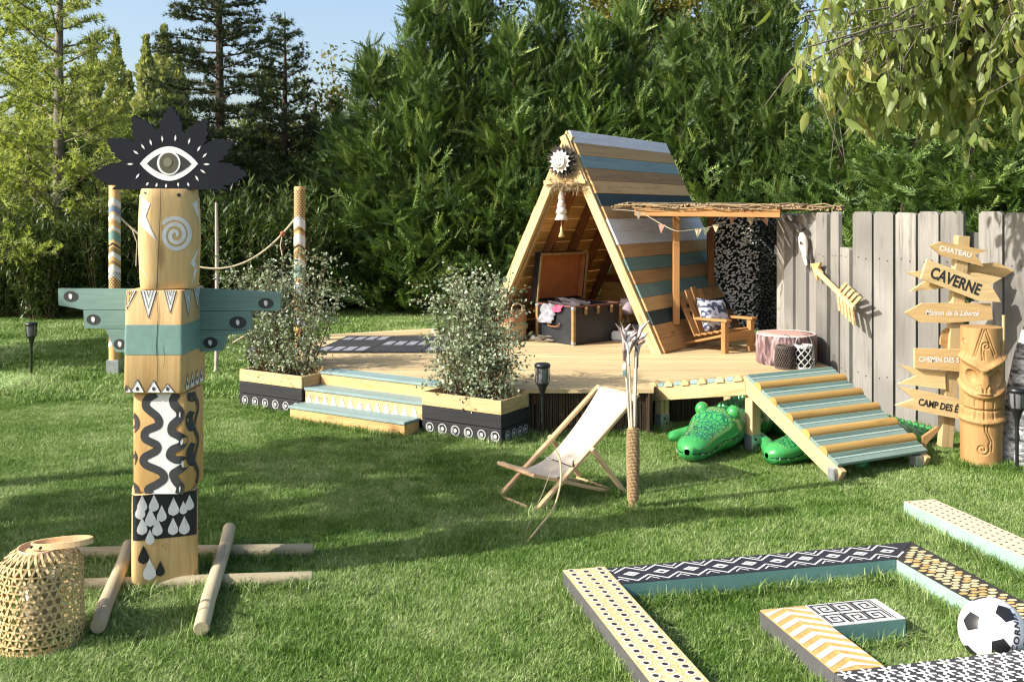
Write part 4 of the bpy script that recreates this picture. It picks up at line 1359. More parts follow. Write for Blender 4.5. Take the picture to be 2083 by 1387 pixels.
ch = gc.location + Matrix.Rotation(ca, 3, 'Z') @ Vector((.17, .28, .32))
tag(obj("cushion", MB().add(vs, fs, smooth=True), cm.m, None, TR(*ch) @ RZ(ca) @ RX(-.42) @ RY(.10)), "white and navy leaf print cushion leaning in the garden chair", "cushion")

# log shaped pouf and two lanterns
pf = thing("log_pouf", "round pinkish pouf printed like a tree stump by the fence", "pouf", (2.37, 8.50, DZ))
R_, Hh = .252, .25
def barkr(a, z):
    return 1 + .022 * noise.noise(Vector((math.cos(a) * 9, math.sin(a) * 9, z * 5))) + .03 * abs(noise.noise(Vector((math.cos(a) * 20, math.sin(a) * 20, z * 7))))
mb = MB().lathe([(R_ * .96, 0), (R_, .02)] + [(R_, .02 + i * .0235) for i in range(1, 10)] + [(R_ * .985, Hh)], 110, rmod=barkr)
pfm = NT("printed_bark")
tc = pfm.n("TexCoord"); mp = pfm.n("Mapping"); mp.inputs["Scale"].default_value = (9, 9, 2.2)
pfm.l(tc.outputs["Object"], mp.inputs[0])
nz = pfm.n("TexNoise", i_Scale=3.2, i_Detail=5.0, i_Distortion=.8); pfm.l(mp.outputs[0], nz.inputs["Vector"])
pfm.l(pfm.ramp(nz.outputs[0], [(.38, (.045, .025, .026)), (.52, (.17, .095, .095)), (.66, (.38, .28, .27))]), pfm.p.inputs["Base Color"])
pfm.p.inputs["Roughness"].default_value = .8
obj("side", mb, pfm.m, pf)
tm = NT("printed_rings")
tc = tm.n("TexCoord"); wv = tm.n("TexWave", wave_type='RINGS', rings_direction='Z', i_Scale=9.0, i_Distortion=2.5, i_Detail=2.0)
tm.l(tc.outputs["Object"], wv.inputs["Vector"])
tm.l(tm.ramp(wv.outputs[0], [(.2, (.42, .20, .16)), (.7, (.50, .28, .235))]), tm.p.inputs["Base Color"]); tm.p.inputs["Roughness"].default_value = .85
obj("top", MB().lathe([(R_ * .93, Hh - .01), (R_ * .93, Hh + .006), (R_ * .5, Hh + .012), (0, Hh + .014)], 60), tm.m, pf)
obj("piping", MB().lathe([(R_ * .985, Hh - .004), (R_ * .985, Hh + .008), (R_ * .93, Hh + .010), (R_ * .92, Hh - .002)], 60), plain("pouf_rim", (.62, .50, .45), .85), pf)
def small_lantern(name, label, loc, r0, H, mat, dia, nst):
    t = thing(name, label, "lantern", loc)
    prof = lambda q: r0 * (.72 + .28 * math.sin(PI * min(1, (1 - q) * .62 + .12)))
    mb = MB()
    for d in (1, -1):
        for k in range(nst):
            path = []
            for i in range(9):
                q = i / 8; a = 2 * PI * k / nst + d * q * dia
                path.append((prof(q) * math.cos(a), prof(q) * math.sin(a), H * q))
            mb.tube(path, .0055 if nst < 20 else .0035, 4, caps=False)
    obj("lattice", mb, mat, t)
    obj("rim", MB().lathe([(prof(0), -.0), (prof(0) + .006, .012), (prof(0), .02), (prof(0) - .008, .01), (prof(0) - .002, 0)], 24), mat, t)
    obj("rim", MB().lathe([(prof(1), H - .03), (prof(1) + .006, H - .012), (prof(1), H), (prof(1) - .008, H - .012), (prof(1), H - .03)], 24), mat, t)
    obj("handle", MB().tube(smooth_path([(-prof(1), 0, H - .01), (-prof(1) * .8, 0, H + .05), (0, 0, H + .085), (prof(1) * .8, 0, H + .05), (prof(1), 0, H - .01)], 4), .0035, 5), METAL, t)
    obj("glass", MB().lathe([(prof(.3) * .72, .012), (prof(.3) * .72, H * .8)], 20), plain("lantern_glass", (.02, .02, .02), .2, .1), t)
    return t
small_lantern("brown_lantern", "brown wicker lantern in front of the stump pouf", (2.275, 8.19, DZ), .085, .195, plain("dark_wicker", (.075, .055, .045), .8, .3), 1.2, 26)
small_lantern("white_lantern", "greyish white lattice lantern in front of the stump pouf", (2.43, 8.19, DZ), .085, .20, plain("whitewashed_wicker", (.40, .395, .375), .7, .1), 2.1, 9)

# ------------------------------------------------------------------ fence
fn_ = thing("fence", "tall weathered grey plank fence with uneven board tops on the right", "fence", (0, 0, 0))
FD = Vector((.15, -1, 0)).normalized()
FN = Vector((-1, -.15, 0)).normalized()      # towards the garden
CP, CD = Vector((3.0, 7.72, 0)), Vector((.555, -.832, 0)).normalized()     # the fence turns at the notch
CN = Vector((-.832, -.555, 0)).normalized()
FP = Vector((2.80, 8.02, 0))
def fence_s(px):
    k = (px - 1041.5) / F
    # FP + FD*s : x = k*y
    return (k * FP.y - FP.x) / (FD.x - k * FD.y)
def fence_pt(px, off=0, z=0):
    if px > 1737:
        k = (px - 1041.5) / F
        return CP + CD * ((k * CP.y - CP.x) / (CD.x - k * CD.y)) + CN * off + Vector((0, 0, z))
    return FP + FD * fence_s(px) + FN * off + Vector((0, 0, z))
boards = [(1583, 1603, 0, 1.63), (1605, 1622, .03, 1.62), (1622, 1636, 0, 1.62), (1634, 1650, .03, 1.63), (1650, 1672, .0, 1.645), (1670, 1692, .03, 1.65), (1692, 1702, -.01, 1.36), (1700, 1716, .03, 1.655), (1712, 1735, 0.015, 1.36),
          (1742, 1780.5, .03, 1.655), (1784.5, 1824, .03, 1.655), (1829, 1870, .03, 1.65), (1875, 1916, .03, 1.655), (1920.5, 1967, .03, 1.655), (1972, 1995, -.01, 1.0), (1998, 2046, .03, 1.655), (2051, 2100, .03, 1.65), (2104, 2160, .03, 1.655), (2164, 2230, .03, 1.65)]
for (a, b, off, h) in boards:
    p0, p1 = fence_pt(a, off), fence_pt(b, off)
    L = (p1 - p0).length
    c = (p0 + p1) / 2
    x = (p1 - p0).normalized()
    hw = L / 2
    poly = [(0.03, -hw), (h - .02, -hw), (h, -hw + .02), (h + random.uniform(-.006, .006), hw - .018), (h - .018, hw), (.03, hw)]
    M = Matrix((Vector((0, 0, 1)), x, Vector((0, 0, 1)).cross(x))).transposed().to_4x4()
    M.translation = c
    obj("board", MB().prism(poly, -.016, .016), GREYW, fn_, M @ RX(random.uniform(-.02, .02)))
for z in (.35, 1.28):
    bar("rail", fence_pt(1570, -.05, z), fence_pt(1736, -.05, z), .05, .09, GREYW, fn_)
    bar("rail", fence_pt(1738, -.05, z), fence_pt(2230, -.05, z), .05, .09, GREYW, fn_)
for px in (1575, 1738, 1970, 2200):
    q = fence_pt(px, -.12); bar("fence_post", q, q + Vector((0, 0, 1.5)), .09, .09, GREYW, fn_, (0, 1, 0))

nl = MB()
for (a, b, off, h) in boards:
    for z in (.35, 1.28):
        if z > h - .05: continue
        for k in (.3, .7):
            q = fence_pt(a + (b - a) * k, off + .018, z + random.uniform(-.012, .012)); n_ = CN if a > 1737 else FN
            nl.lathe([(.006, 0), (.005, .002), (0, .0025)], 7, M=frame(q, Vector((0, 0, 1)), n_))
tag(obj("nail", nl, plain("rusty_nail", (.06, .035, .025), .7), fn_), None, None, kind="stuff")

# arrow decoration on the fence
def fplane(px, py, off):
    o = Vector((0, 0, EYE)); d = W(px, py, 1) - o; p0 = FP + FN * off
    return o + d * ((p0 - o).dot(FN) / d.dot(FN))
ar = thing("wooden_arrow", "big pale wooden arrow with feather notches mounted on the fence", "decoration", (0, 0, 0))
p0, p1 = fplane(1656, 546, .12), fplane(1738, 627, .12)
ax = (p1 - p0).normalized(); sd = ax.cross(FN).normalized()
if sd.z > 0: sd = -sd
bar("shaft", p0 + ax * .02, p1, .035, .03, PINE, ar, FN)
M = Matrix((ax, sd, ax.cross(sd))).transposed().to_4x4(); M.translation = p0
obj("arrow_head", MB().prism([(-.10, .0), (.07, .085), (.045, .02), (.12, .015), (.12, -.015), (.045, -.02), (.07, -.085)], -.012, .012), STAINL, ar, M @ TR(0, 0, .02))
L = (p1 - p0).length
for k in range(5):
    for s in (1, -1):
        x = L - .30 + k * .062
        obj("fletching", MB().prism([(x, 0), (x + .03, 0), (x + .12, s * .12), (x + .085, s * .125)], -.008, .008), PINE, ar, M @ TR(0, 0, -.004 if s > 0 else .004))
# antelope skull with feathers
sk = thing("animal_skull", "white animal skull with two dark horns hung on the fence", "skull", (0, 0, 0))
c0, c1 = fplane(1631, 474, .10), fplane(1641, 540, .08)
bone = plain("bone", (.68, .63, .54), .6, .1)
ps = [c0.lerp(c1, t) for t in (0, .15, .35, .6, .85, 1)]
obj("skull_bone", MB().tube(ps, [.018, .038, .042, .028, .021, .012], 12), bone, sk)
horn = plain("horn", (.03, .027, .025), .5, .2)
for (ex, ey, sx) in ((1601, 452, -.02), (1626, 458, .03)):
    e = fplane(ex - 4, ey - 6, .22 if sx < 0 else .10); b = c0 + FD * sx + Vector((0, 0, .03))
    obj("horn", MB().tube([b, b.lerp(e, .5) + Vector((0, 0, .012)), e], [.02, .014, .004], 8), horn, sk)
for s in (-1, 1):
    obj("eye_socket", MB().lathe([(.016, 0), (.010, .004), (0, .005)], 10, M=frame(c0.lerp(c1, .3) + FD * s * .03 + FN * .040, FD, FN)), horn, sk)
fe = thing("dark_feathers", "cluster of dark feathers hanging on the fence below the skull", "feathers", (0, 0, 0))
r = np.random.default_rng(23)
for k, (a, b, c_, d_) in enumerate([(1644, 505, 1647, 545), (1648, 512, 1641, 548), (1652, 505, 1650, 552), (1640, 520, 1649, 556)]):
    q0, q1 = fplane(a, b, .06 + .01 * k), fplane(c_, d_, .07 + .01 * k)
    M = frame((q0 + q1) / 2, q1 - q0, FN); l = (q1 - q0).length
    obj("feather", MB().prism([(-l / 2, 0), (-l * .2, .014), (l * .25, .016), (l / 2, .002), (l * .25, -.014), (-l * .2, -.012)], -.001, .001), horn, fe, M)

# ------------------------------------------------------------------ totem pole
TX, TY = -1.537, 4.375
tot = thing("totem_pole", "painted wooden totem pole with teal wings and a black eye board on top", "totem", (TX, TY, 0))
def sq(a, b, n, k):
    """superellipse section point k of 64"""
    an = 2 * PI * k / 64; c, s = math.cos(an), math.sin(an)
    return (a * math.copysign(abs(c) ** (2 / n), c), b * math.copysign(abs(s) ** (2 / n), s))
def section(name, rows, n, mat, cx=0, cy=0, M=None):
    vs, fs = [], []
    for (z, a, b) in rows:
        for k in range(64):
            x, y = sq(a, b, n, k); vs.append((x + cx, y + cy, z))
    for i in range(len(rows) - 1):
        for k in range(64):
            fs.append((i * 64 + k, i * 64 + (k + 1) % 64, (i + 1) * 64 + (k + 1) % 64, (i + 1) * 64 + k))
    mb = MB().add(vs, fs, smooth=True)
    mb.add(vs[:64], [tuple(range(64))[::-1]]); mb.add(vs[-64:], [tuple(range(64))])
    return obj(name, mb, mat, tot, M)
def tq(px, py, M=None, b=.12):      # photo pixel -> front plane of a totem block (local x, z)
    M = Matrix.Identity(4) if M is None else M
    I_ = (TR(TX, TY, 0) @ M).inverted()
    o = I_ @ Vector((0, 0, EYE)); d = (I_ @ W(px, py, 1)) - o
    p = o + d * ((-b - o.y) / d.y)
    return (p.x, p.z)
YAW = math.radians(19)
LM = TR(-.006, 0, 0) @ RZ(YAW); HM = TR(.014, 0, 0) @ RZ(YAW)
def front(a, b, n, cx=0, cy=0, off=.0016):
    """map (x, z) on the front of a section"""
    def f(x, z):
        q = min(.995, abs((x - cx) / a(z)))
        y = -b(z) * (1 - q ** n) ** (1 / n)
        return (x, cy + y - off, z)
    return f
K = lambda v_: (lambda z: v_)
lower = section("lower_block", [(.035, .132, .114), (.06, .138, .12), (.25, .138, .12), (.43, .137, .12), (.435, .132, .114)], 8, TOTW, 0, 0, LM)
snake = section("snake_block", [(.437, .118, .118), (.45, .124, .124), (.7, .125, .125), (.86, .124, .124), (.868, .118, .118)], 7, TOTW2, .012)
beam = section("wing_block", [(.872, .126, .156), (.878, .129, .16), (1.31, .124, .15), (1.314, .121, .146)], 24, TOTW, -.006, .01)
def ha(z): return float(np.interp(z, [1.318, 1.33, 1.40, 1.52, 1.64, 1.74, 1.752], [.119, .124, .126, .132, .130, .122, .117]))
head = section("head_log", [(z, ha(z), ha(z)) for z in (1.318, 1.325, 1.36, 1.42, 1.48, 1.54, 1.60, 1.66, 1.71, 1.745, 1.752)], 4, TOTW, 0, 0, HM)
fl = front(K(.138), K(.12), 8)
# black band with drops
mb = MB(); band = [(-.1375 + .275 * i / 40) for i in range(41)]
mb.strip([(x, .24) for x in band], [(x, .434) for x in band], fl)
for s_ in (1,):
    pass
obj("black_band", mb, BPAINT, lower)
fl2 = front(K(.138), K(.12), 8, 0, 0, .003)
def drop(px, py, h, mb_, fn, mi=0):
    x, z = tq(px, py, LM); h *= .00213; w = h * .30
    x = max(-.122 + w, min(.120 - w, x))
    pts = [(x, z + h * .55)] + [(x + w * math.cos(a) * (1 if a < PI else 1), z - h * .2 + w * 1.05 * math.sin(a)) for a in [PI * .12, -.2, -.7, -PI / 2, -PI + .7, -PI + .2, -PI - PI * .12 + 0]]
    mb_.flat(pts, fn, mi, .018)
mb = MB()
for (x, y, h) in [(272, 1040, 33), (289, 1024, 33), (313, 1023, 33), (306, 1052, 36), (329, 1044, 32), (353, 1030, 36), (373, 1032, 26), (386, 1022, 30), (289, 1070, 34), (320, 1072, 34), (352, 1070, 34), (375, 1068, 36), (305, 1092, 30), (304, 1158, 42)]:
    drop(x, y, h, mb, fl2)
obj("white_drops", mb, WPAINT, lower)
mb = MB(); drop(292, 1128, 36, mb, fl2); drop(326, 1156, 30, mb, fl2); mb.flat([tq(345, 1190, LM), tq(358, 1190, LM), tq(352, 1176, LM)], fl2)
mb.stroke([tq(329, 1112, LM), tq(339, 1103, LM), tq(336, 1118, LM)], .0016, fl2)
obj("black_drops", mb, BPAINT, lower)
# snakes
fs_ = front(K(.125), K(.125), 7, .012)
fs2 = front(K(.125), K(.125), 7, .012, 0, .003)
def snk(pts): return [tq(p.x if p.x < 345 else 345 + (p.x - 345) * .66, p.y, None, .125) for p in smooth_path([Vector((a, b, 0)) for a, b in pts], 7)]
sl = snk([(318, 800), (300, 812), (298, 828), (320, 848), (322, 864), (298, 876), (296, 892), (318, 904), (318, 916), (294, 930), (296, 944), (326, 958), (334, 972), (320, 984), (302, 994), (306, 1004)])
sr = snk([(368, 800), (356, 812), (360, 824), (376, 836), (376, 850), (354, 864), (352, 878), (372, 886), (386, 894), (380, 906), (354, 914), (346, 926), (362, 934), (384, 936), (388, 948), (372, 956), (356, 964), (364, 978), (378, 990), (374, 1004)])
m_ = min(len(sl), len(sr))
def resamp(P, n):
    out = []
    for i in range(n):
        x = i / (n - 1) * (len(P) - 1); j = min(int(x), len(P) - 2)
        out.append((P[j][0] + (P[j + 1][0] - P[j][0]) * (x - j), P[j][1] + (P[j + 1][1] - P[j][1]) * (x - j)))
    return out
def byz(P, n):      # fill by height: x of the curve where it first crosses each height
    zs = np.linspace(.868, .438, n); Z = np.array([p[1] for p in P]); X = np.array([p[0] for p in P])
    Z = np.maximum.accumulate(Z[::-1])[::-1]
    return [(float(np.interp(-z, -Z, X)), float(z)) for z in zs]
mb = MB()
mb.flat(sl + sr[::-1], fs_, 0, .02)
obj("white_field", mb, WPAINT, snake)
mb = MB()
mb.stroke(sl, .034, fs2); mb.stroke(sr, .034, fs2)
for pts in ([(268, 842), (276, 852), (277, 866), (268, 878)], [(268, 918), (273, 930), (268, 944)], [(268, 985), (276, 992), (278, 1003)], [(404, 800), (404, 812), (409, 820)], [(407, 840), (400, 850), (401, 866), (408, 880)], [(408, 905), (402, 920), (402, 938), (409, 952)]):
    mb.stroke(snk(pts), .02, fs2)
# right face snake
rfx = lambda y, z: (.012 + .1266, y, z)
for ph in (0,):
    mb.stroke([(-.02 + .028 * math.sin(z * 42), z) for z in np.linspace(.45, .86, 60)], .03, rfx)
obj("snake_motif", mb, GREYINK, snake)
# beam: teal band and triangles
ba = lambda z: .129 - .005 * (z - .878) / .432
bbz = lambda z: .16 - .010 * (z - .878) / .432
bf = front(ba, bbz, 24, -.006, .01); bf2 = front(ba, bbz, 24, -.006, .01, .003)
BQ = TR(0, .01, 0)
bx = [-.127 + .242 * i / 30 for i in range(31)]
mb = MB()
vs, fs = [], []
for zz in (1.038, 1.166):
    for k in range(64):
        x, y = sq(ba(zz) + .0016, bbz(zz) + .0016, 24, k); vs.append((x - .006, y + .01, zz))
fs = [(k, (k + 1) % 64, 64 + (k + 1) % 64, 64 + k) for k in range(64)]
obj("teal_band", MB().add(vs, fs), TPAINT, beam)
mb, ml = MB(), MB()
side = lambda y, z: (-.006 + ba(z) + .0016, y, z); side2 = lambda y, z: (-.006 + ba(z) + .003, y, z)
def tri_motif(pts, fn, fn2, lines=2):
    mb.flat(pts, fn)
    c = (sum(p[0] for p in pts) / 3, sum(p[1] for p in pts) / 3)
    a, b, ap = pts
    ml.stroke([a, ap, b], .0032, fn2)
    for k in range(1, lines):
        s_ = 1 - .38 * k
        mid = ((a[0] + b[0]) / 2, a[1])
        q = [(mid[0] + (p[0] - mid[0]) * s_, mid[1] + (p[1] - mid[1]) * s_) for p in (a, ap, b)]
        ml.stroke(q, .003, fn2)
for a, b, c in [((290, 590), (322, 590), (306, 646)), ((338, 590), (362, 590), (350, 636)), ((258.5, 590), (281, 590), (262, 628))]:
    tri_motif([tq(*a), tq(*b), tq(*c)], bf, bf2, 3)
tri_motif([(-.13, 1.311), (-.03, 1.311), (-.075, 1.20)], side, side2, 3)
tri_motif([(.0, 1.311), (.10, 1.311), (.05, 1.22)], side, side2, 3)
for i, x in enumerate((262, 285, 318, 346)):
    w = 14; ap = (781, 769, 771, 778)[i]
    tri_motif([tq(max(258.6, x - w), 795), tq(x + w, 795), tq(x, ap)], bf, bf2, 1)
    ml.flat(disc(*tq(x, 788), .007, .009, 10), bf2)
for y0 in (-.095, -.03, .035, .10):
    tri_motif([(y0 - .03, .882), (y0 + .03, .882), (y0, .945)], side, side2, 1)
    ml.flat(disc(y0, .905, .008, .01, 10), side2)
obj("white_triangles", mb, WPAINT, beam); obj("triangle_lines", ml, GREYINK, beam)
# drying cracks
mb = MB()
mb.stroke([tq(322, 592), tq(326, 640), tq(323, 700), tq(326, 760), tq(324, 790)], [.001, .0025, .003, .002, .0008], bf2)
mb.stroke([tq(336, 700), tq(340, 725), tq(338, 745)], .0014, bf2)
obj("crack", mb, BPAINT, beam)
hf = front(ha, ha, 4, 0); hf2 = front(ha, ha, 4, 0, 0, .003)
mb = MB(); hq = lambda x, y: tq(x, y, HM, .128)
mb.stroke([hq(327, 384), hq(326, 430), hq(323, 500), hq(319, 588)], [.0015, .002, .0025, .003], hf2)
mb.flat(disc(*hq(364, 397), .008, .009, 10), hf2); mb.flat(disc(*hq(294, 392), .004, .005, 8), hf2)
obj("crack", mb, GREYINK, head)
mb = MB()
sp_ = []
for i in range(70):
    t = i / 69; a = 2.5 - t * 15.6; rr = .064 * (1 - t) ** .85 + .003
    sp_.append((hq(357, 478)[0] + rr * math.cos(a), 1.552 + rr * 1.15 * math.sin(a)))
mb.stroke(sp_, [.010] + [.017] * 58 + [.013] * 11, hf)
for poly in ([(283, 395), (305, 415), (296, 440), (318, 490), (281, 455), (288, 425), (281, 410)], [(291, 500), (282, 540), (297, 560), (284, 548), (280, 535)],
             [(409, 402), (391, 414), (408, 452), (412, 462), (402, 420)], [(408, 498), (387, 536), (396, 546), (390, 580), (403, 545), (396, 532)]):
    mb.flat([hq(max(282.5, min(x, 408)), y) for x, y in poly], hf, 0, .02)
obj("white_motif", mb, WPAINT, head)
# wings: three boards on each side
WY = .10
def wq(px, py): p = W(px, py, TY + WY - .012); return (p.x - TX, p.z)
for lab, boards_, eyes in (("left", [[(118, 587), (300, 588), (300, 630), (169, 630), (150, 626), (119, 621)], [(169.5, 631), (300, 631), (300, 668), (171.5, 668)], [(214, 669), (300, 669), (300, 716), (235, 716)]],
                            [(144, 603, 15, 11), (190, 650, 14, 11), (244, 700, 13, 11)]),
                           ("right", [[(380, 585), (571, 595), (569, 632), (380, 632)], [(380, 633), (511, 633), (511, 671), (380, 671)], [(380, 672), (500, 672), (500, 679), (462, 681), (453, 713), (380, 717)]],
                            [(541, 617, 16, 11), (484, 656, 18, 13), (428, 697, 15, 12)])):
    wo = obj("wing", MB().box(((-.12 if lab == "left" else .13), WY + .025, 1.17), (.2, .02, .24)), TEALW, tot)
    for bd_ in boards_:
        obj("wing_board", MB().prism([wq(*p) for p in bd_], -.012, .012, M=XZ), TEALW, wo, TR(0, WY, 0))
    mb = MB()
    for (x, y, rx, ry) in eyes:
        c = wq(x, y)
        mb.flat(disc(c[0], c[1], rx * .0022, ry * .0022, 20), lambda a, b: (a, WY - .0135, b), 0)
        mb.flat([(c[0] - .009, c[1] + .008), (c[0] - .003, c[1] + .014), (c[0] + .007, c[1] + .009), (c[0] + .008, c[1] - .004), (c[0] + .001, c[1] - .014), (c[0] - .008, c[1] - .005)], lambda a, b: (a, WY - .015, b), 1)
    obj("eye_spots", mb, [GREYINK, WPAINT], wo)
# eye board
EYD = TY - .085
def eq(cx_, cy_):      # coordinates of an enlarged crop of the board
    p = W(90 + cx_ / 2.7733, 200 + cy_ / 2.7733, EYD); return (p.x - TX, p.z)
out = [(365, 518)]
tips = [(275, 428), (355, 235), (500, 100), (715, 45), (915, 125), (1065, 245), (1140, 428)]
bc = Vector((710, 430))
left_base = [(315, 490), (400, 335), (520, 215), (655, 185), (800, 200), (950, 290), (1025, 395)]
rays = []
for i, tp in enumerate(tips):
    tv_ = Vector(tp); d = (tv_ - bc); L = d.length; d /= L; s_ = Vector((-d.y, d.x))     # clockwise side
    def pt(r, w): q = bc + d * r + s_ * w; return (q.x, q.y)
    b0 = L - 130
    b0 = L - 118
    rays += [pt(b0 - 14, -62), pt(b0 + 36, -62), pt(b0 + 42, -46), pt(b0 + 76, -44), pt(b0 + 80, -26), pt(L - 14, -22), pt(L - 10, -10), pt(L, -8), pt(L, 12), pt(L - 20, 14), pt(L - 22, 26), pt(b0 + 70, 30), pt(b0 + 66, 48), pt(b0 + 30, 50), pt(b0 + 26, 64), pt(b0 - 14, 62)]
rays = [(x, min(y, 515)) for x, y in rays]
out = [(380, 515)] + [p for p in rays if p[1] < 514] + [(1035, 515)]
eb = obj("eye_board", MB().prism([eq(*p) for p in out], 0, .025, M=XZ), EYEBOARD, tot, TR(0, EYD - TY + .025, 0))
ef = lambda a, b: (a, EYD - TY + .025 - .0265 - (EYD - TY + .025), b)
ef1 = lambda a, b: (a, -.0265, b); ef2 = lambda a, b: (a, -.028, b); ef3 = lambda a, b: (a, -.0295, b); ef4 = lambda a, b: (a, -.031, b)
def almond(x0, x1, yt, yb, yc, n=16):
    A_ = [(x0 + (x1 - x0) * i / n, yc - (yc - yt) * math.sin(PI * i / n) ** .85) for i in range(n + 1)]
    B_ = [(x1 - (x1 - x0) * i / n, yc + (yb - yc) * math.sin(PI * i / n) ** .85) for i in range(1, n)]
    return [eq(*p) for p in A_ + B_]
mb = MB()
mb.flat(almond(540, 868, 272, 466, 370), ef1, 0)
mb.flat(almond(580, 830, 304, 432, 370), ef2, 1)
def ed(cx_, cy_, rx, ry, n=28): return [eq(cx_ + rx * math.cos(2 * PI * i / n), cy_ + ry * math.sin(2 * PI * i / n)) for i in range(n)]
mb.flat(ed(704, 366, 66, 68), ef3, 0); mb.flat(ed(704, 366, 53, 58), ef4, 2)
mb.flat(ed(700, 362, 24, 26), lambda a, b: (a, -.0325, b), 3)
for (x, y, an) in [(485, 372, 0), (517, 306, 35), (557, 274, 55), (601, 250, 75), (666, 230, 85), (740, 226, 95), (818, 243, 105), (873, 285, 120), (906, 323, 135), (916, 373, 180), (895, 413, 215), (862, 452, 240), (527, 440, 125), (582, 484, 130), (634, 490, 105), (688, 494, 95), (756, 487, 85), (813, 487, 70)]:
    a = math.radians(an); dx, dy = math.cos(a), math.sin(a); l = 19 if y < 470 else 13
    mb.flat([eq(x - dx * l, y - dy * l), eq(x - dy * 6, y + dx * 6), eq(x + dx * l, y + dy * l), eq(x + dy * 6, y - dx * 6)], ef1, 0)
obj("eye_motif", mb, [WPAINT, BPAINT, OLIVE, OLIVE2], eb)
# ground poles under the totem
pm_ = POLEW
for (a, b) in [((-2.35, 4.64, .036), (-.95, 4.70, .036)), ((-1.98, 4.24, .036), (-.88, 4.34, .036)), ((-1.80, 4.62, .085), (-1.60, 3.80, .05)), ((-1.40, 4.87, .085), (-1.195, 3.78, .05))]:
    a, b = Vector(a) - Vector((TX, TY, 0)), Vector(b) - Vector((TX, TY, 0)); L = (b - a).length
    obj("ground_pole", MB().tube([(-L / 2, 0, 0), (-L / 4, .004, 0), (L / 4, -.004, .002), (L / 2 - .008, 0, 0), (L / 2, 0, 0)], [.031, .030, .031, .031, .027], 14), pm_, tot, frame((a + b) / 2, b - a, (0, 0, 1)))
EDGE += [(-1.42 + .05 * math.sin(i), 4.24 - .0 * i, 0) for i in range(0)]
for i in range(26):
    t = i / 25
    EDGE += [(-1.98 + 1.1 * t, 4.19 + .10 * t, 0), (-1.8 + .2 * t + .05, 4.62 - .82 * t, 0), (-1.40 + .2 * t - .05, 4.87 - 1.09 * t, 0), (-2.3 + 1.35 * t, 4.59 + .06 * t, 0)]

# ------------------------------------------------------------------ bamboo lantern
bl = thing("bamboo_lantern", "large woven bamboo lantern with wooden loop handle on the grass", "lantern", (-1.80, 3.76, 0))
LH = .362
def lr(q): return .152 - .004 * q if q < .82 else .1487 - .95 * (q - .82) ** 1.6
def ribbon(mb_, path, w, nrm):
    vs, fs = [], []
    for i, p in enumerate(path):
        t = (path[min(i + 1, len(path) - 1)] - path[max(i - 1, 0)]).normalized()
        n_ = nrm(p); s_ = t.cross(n_).normalized()
        vs += [p + s_ * w / 2, p - s_ * w / 2]
    for i in range(len(path) - 1): fs.append((2 * i, 2 * i + 1, 2 * i + 3, 2 * i + 2))
    mb_.add(vs, fs)
nrm = lambda p: Vector((p.x, p.y, 0)).normalized()
mbs = MB(); NSX = 30
for d in (1, -1):
    for k in range(NSX):
        path = []
        for i in range(33):
            q = i / 32; a = 2 * PI * k / NSX + d * q * 1.15
            rr = lr(q) + .0022 * (1 if ((i + k) % 2 == 0) == (d > 0) else -1)
            path.append(Vector((rr * math.cos(a), rr * math.sin(a), .01 + q * LH)))
        ribbon(mbs, path, .0088, nrm)
obj("weave", mbs, WICK, bl)
mbs = MB()
for i in range(12):
    q = .03 + .94 * i / 12
    if i in (0,): continue
    ribbon(mbs, [Vector((lr(q) * math.cos(2 * PI * k / 48), lr(q) * math.sin(2 * PI * k / 48), .01 + q * LH)) for k in range(49)], .0065, nrm)
obj("hoop", mbs, WICK, bl)
mbs = MB()
for d in (1, -1):
    for k in range(60):
        a = 2 * PI * k / 60
        path = [Vector(((.154 + .006 * (j % 2)) * math.cos(a + d * j * .05), (.154 + .006 * (j % 2)) * math.sin(a + d * j * .05), .004 + .012 * j)) for j in range(4)]
        ribbon(mbs, path, .006, nrm)
obj("braided_foot", mbs, WICK, bl)
obj("collar", MB().lathe([(.080, LH - .012), (.084, LH - .004), (.084, LH + .014), (.078, LH + .015), (.078, LH)], 32), BEECH, bl)
obj("inner_glass", MB().lathe([(.07, .02), (.07, .26), (.066, .26), (.066, .03)], 24), plain("candle_glass", (.20, .17, .10), .25, .1), bl)
hm = TR(.03, 0, LH + .020) @ RY(math.radians(-3))
hp = [Vector((-.10 + .0, 0, -.01))]
loop = []
for i in range(33):
    a = 2 * PI * i / 32
    loop.append(Vector((.050 + .115 * math.cos(a), .042 * math.sin(a), .004 + .004 * math.cos(a))))
vs, fs = [], []
for i, p in enumerate(loop):
    o_ = Vector((math.cos(2 * PI * i / 32) * .5, math.sin(2 * PI * i / 32), 0)).normalized() * .003
    vs += [p + o_ + Vector((0, 0, .011)), p + o_ - Vector((0, 0, .011)), p - o_ - Vector((0, 0, .011)), p - o_ + Vector((0, 0, .011))]
for i in range(32):
    for k in range(4): fs.append((4 * i + k, 4 * i + (k + 1) % 4, 4 * i + 4 + (k + 1) % 4, 4 * i + 4 + k))
obj("handle", MB().add(vs, fs, smooth=False), BEECH, bl, hm)
for (x, s_) in ((-.055, -1), (-.015, -1)):
    obj("rivet", MB().lathe([(.006, 0), (.006, .004), (0, .005)], 10, M=TR(x + .04, -.057 if x > -.03 else -.046, LH + .026) @ RX(PI / 2)), BPAINT, bl)

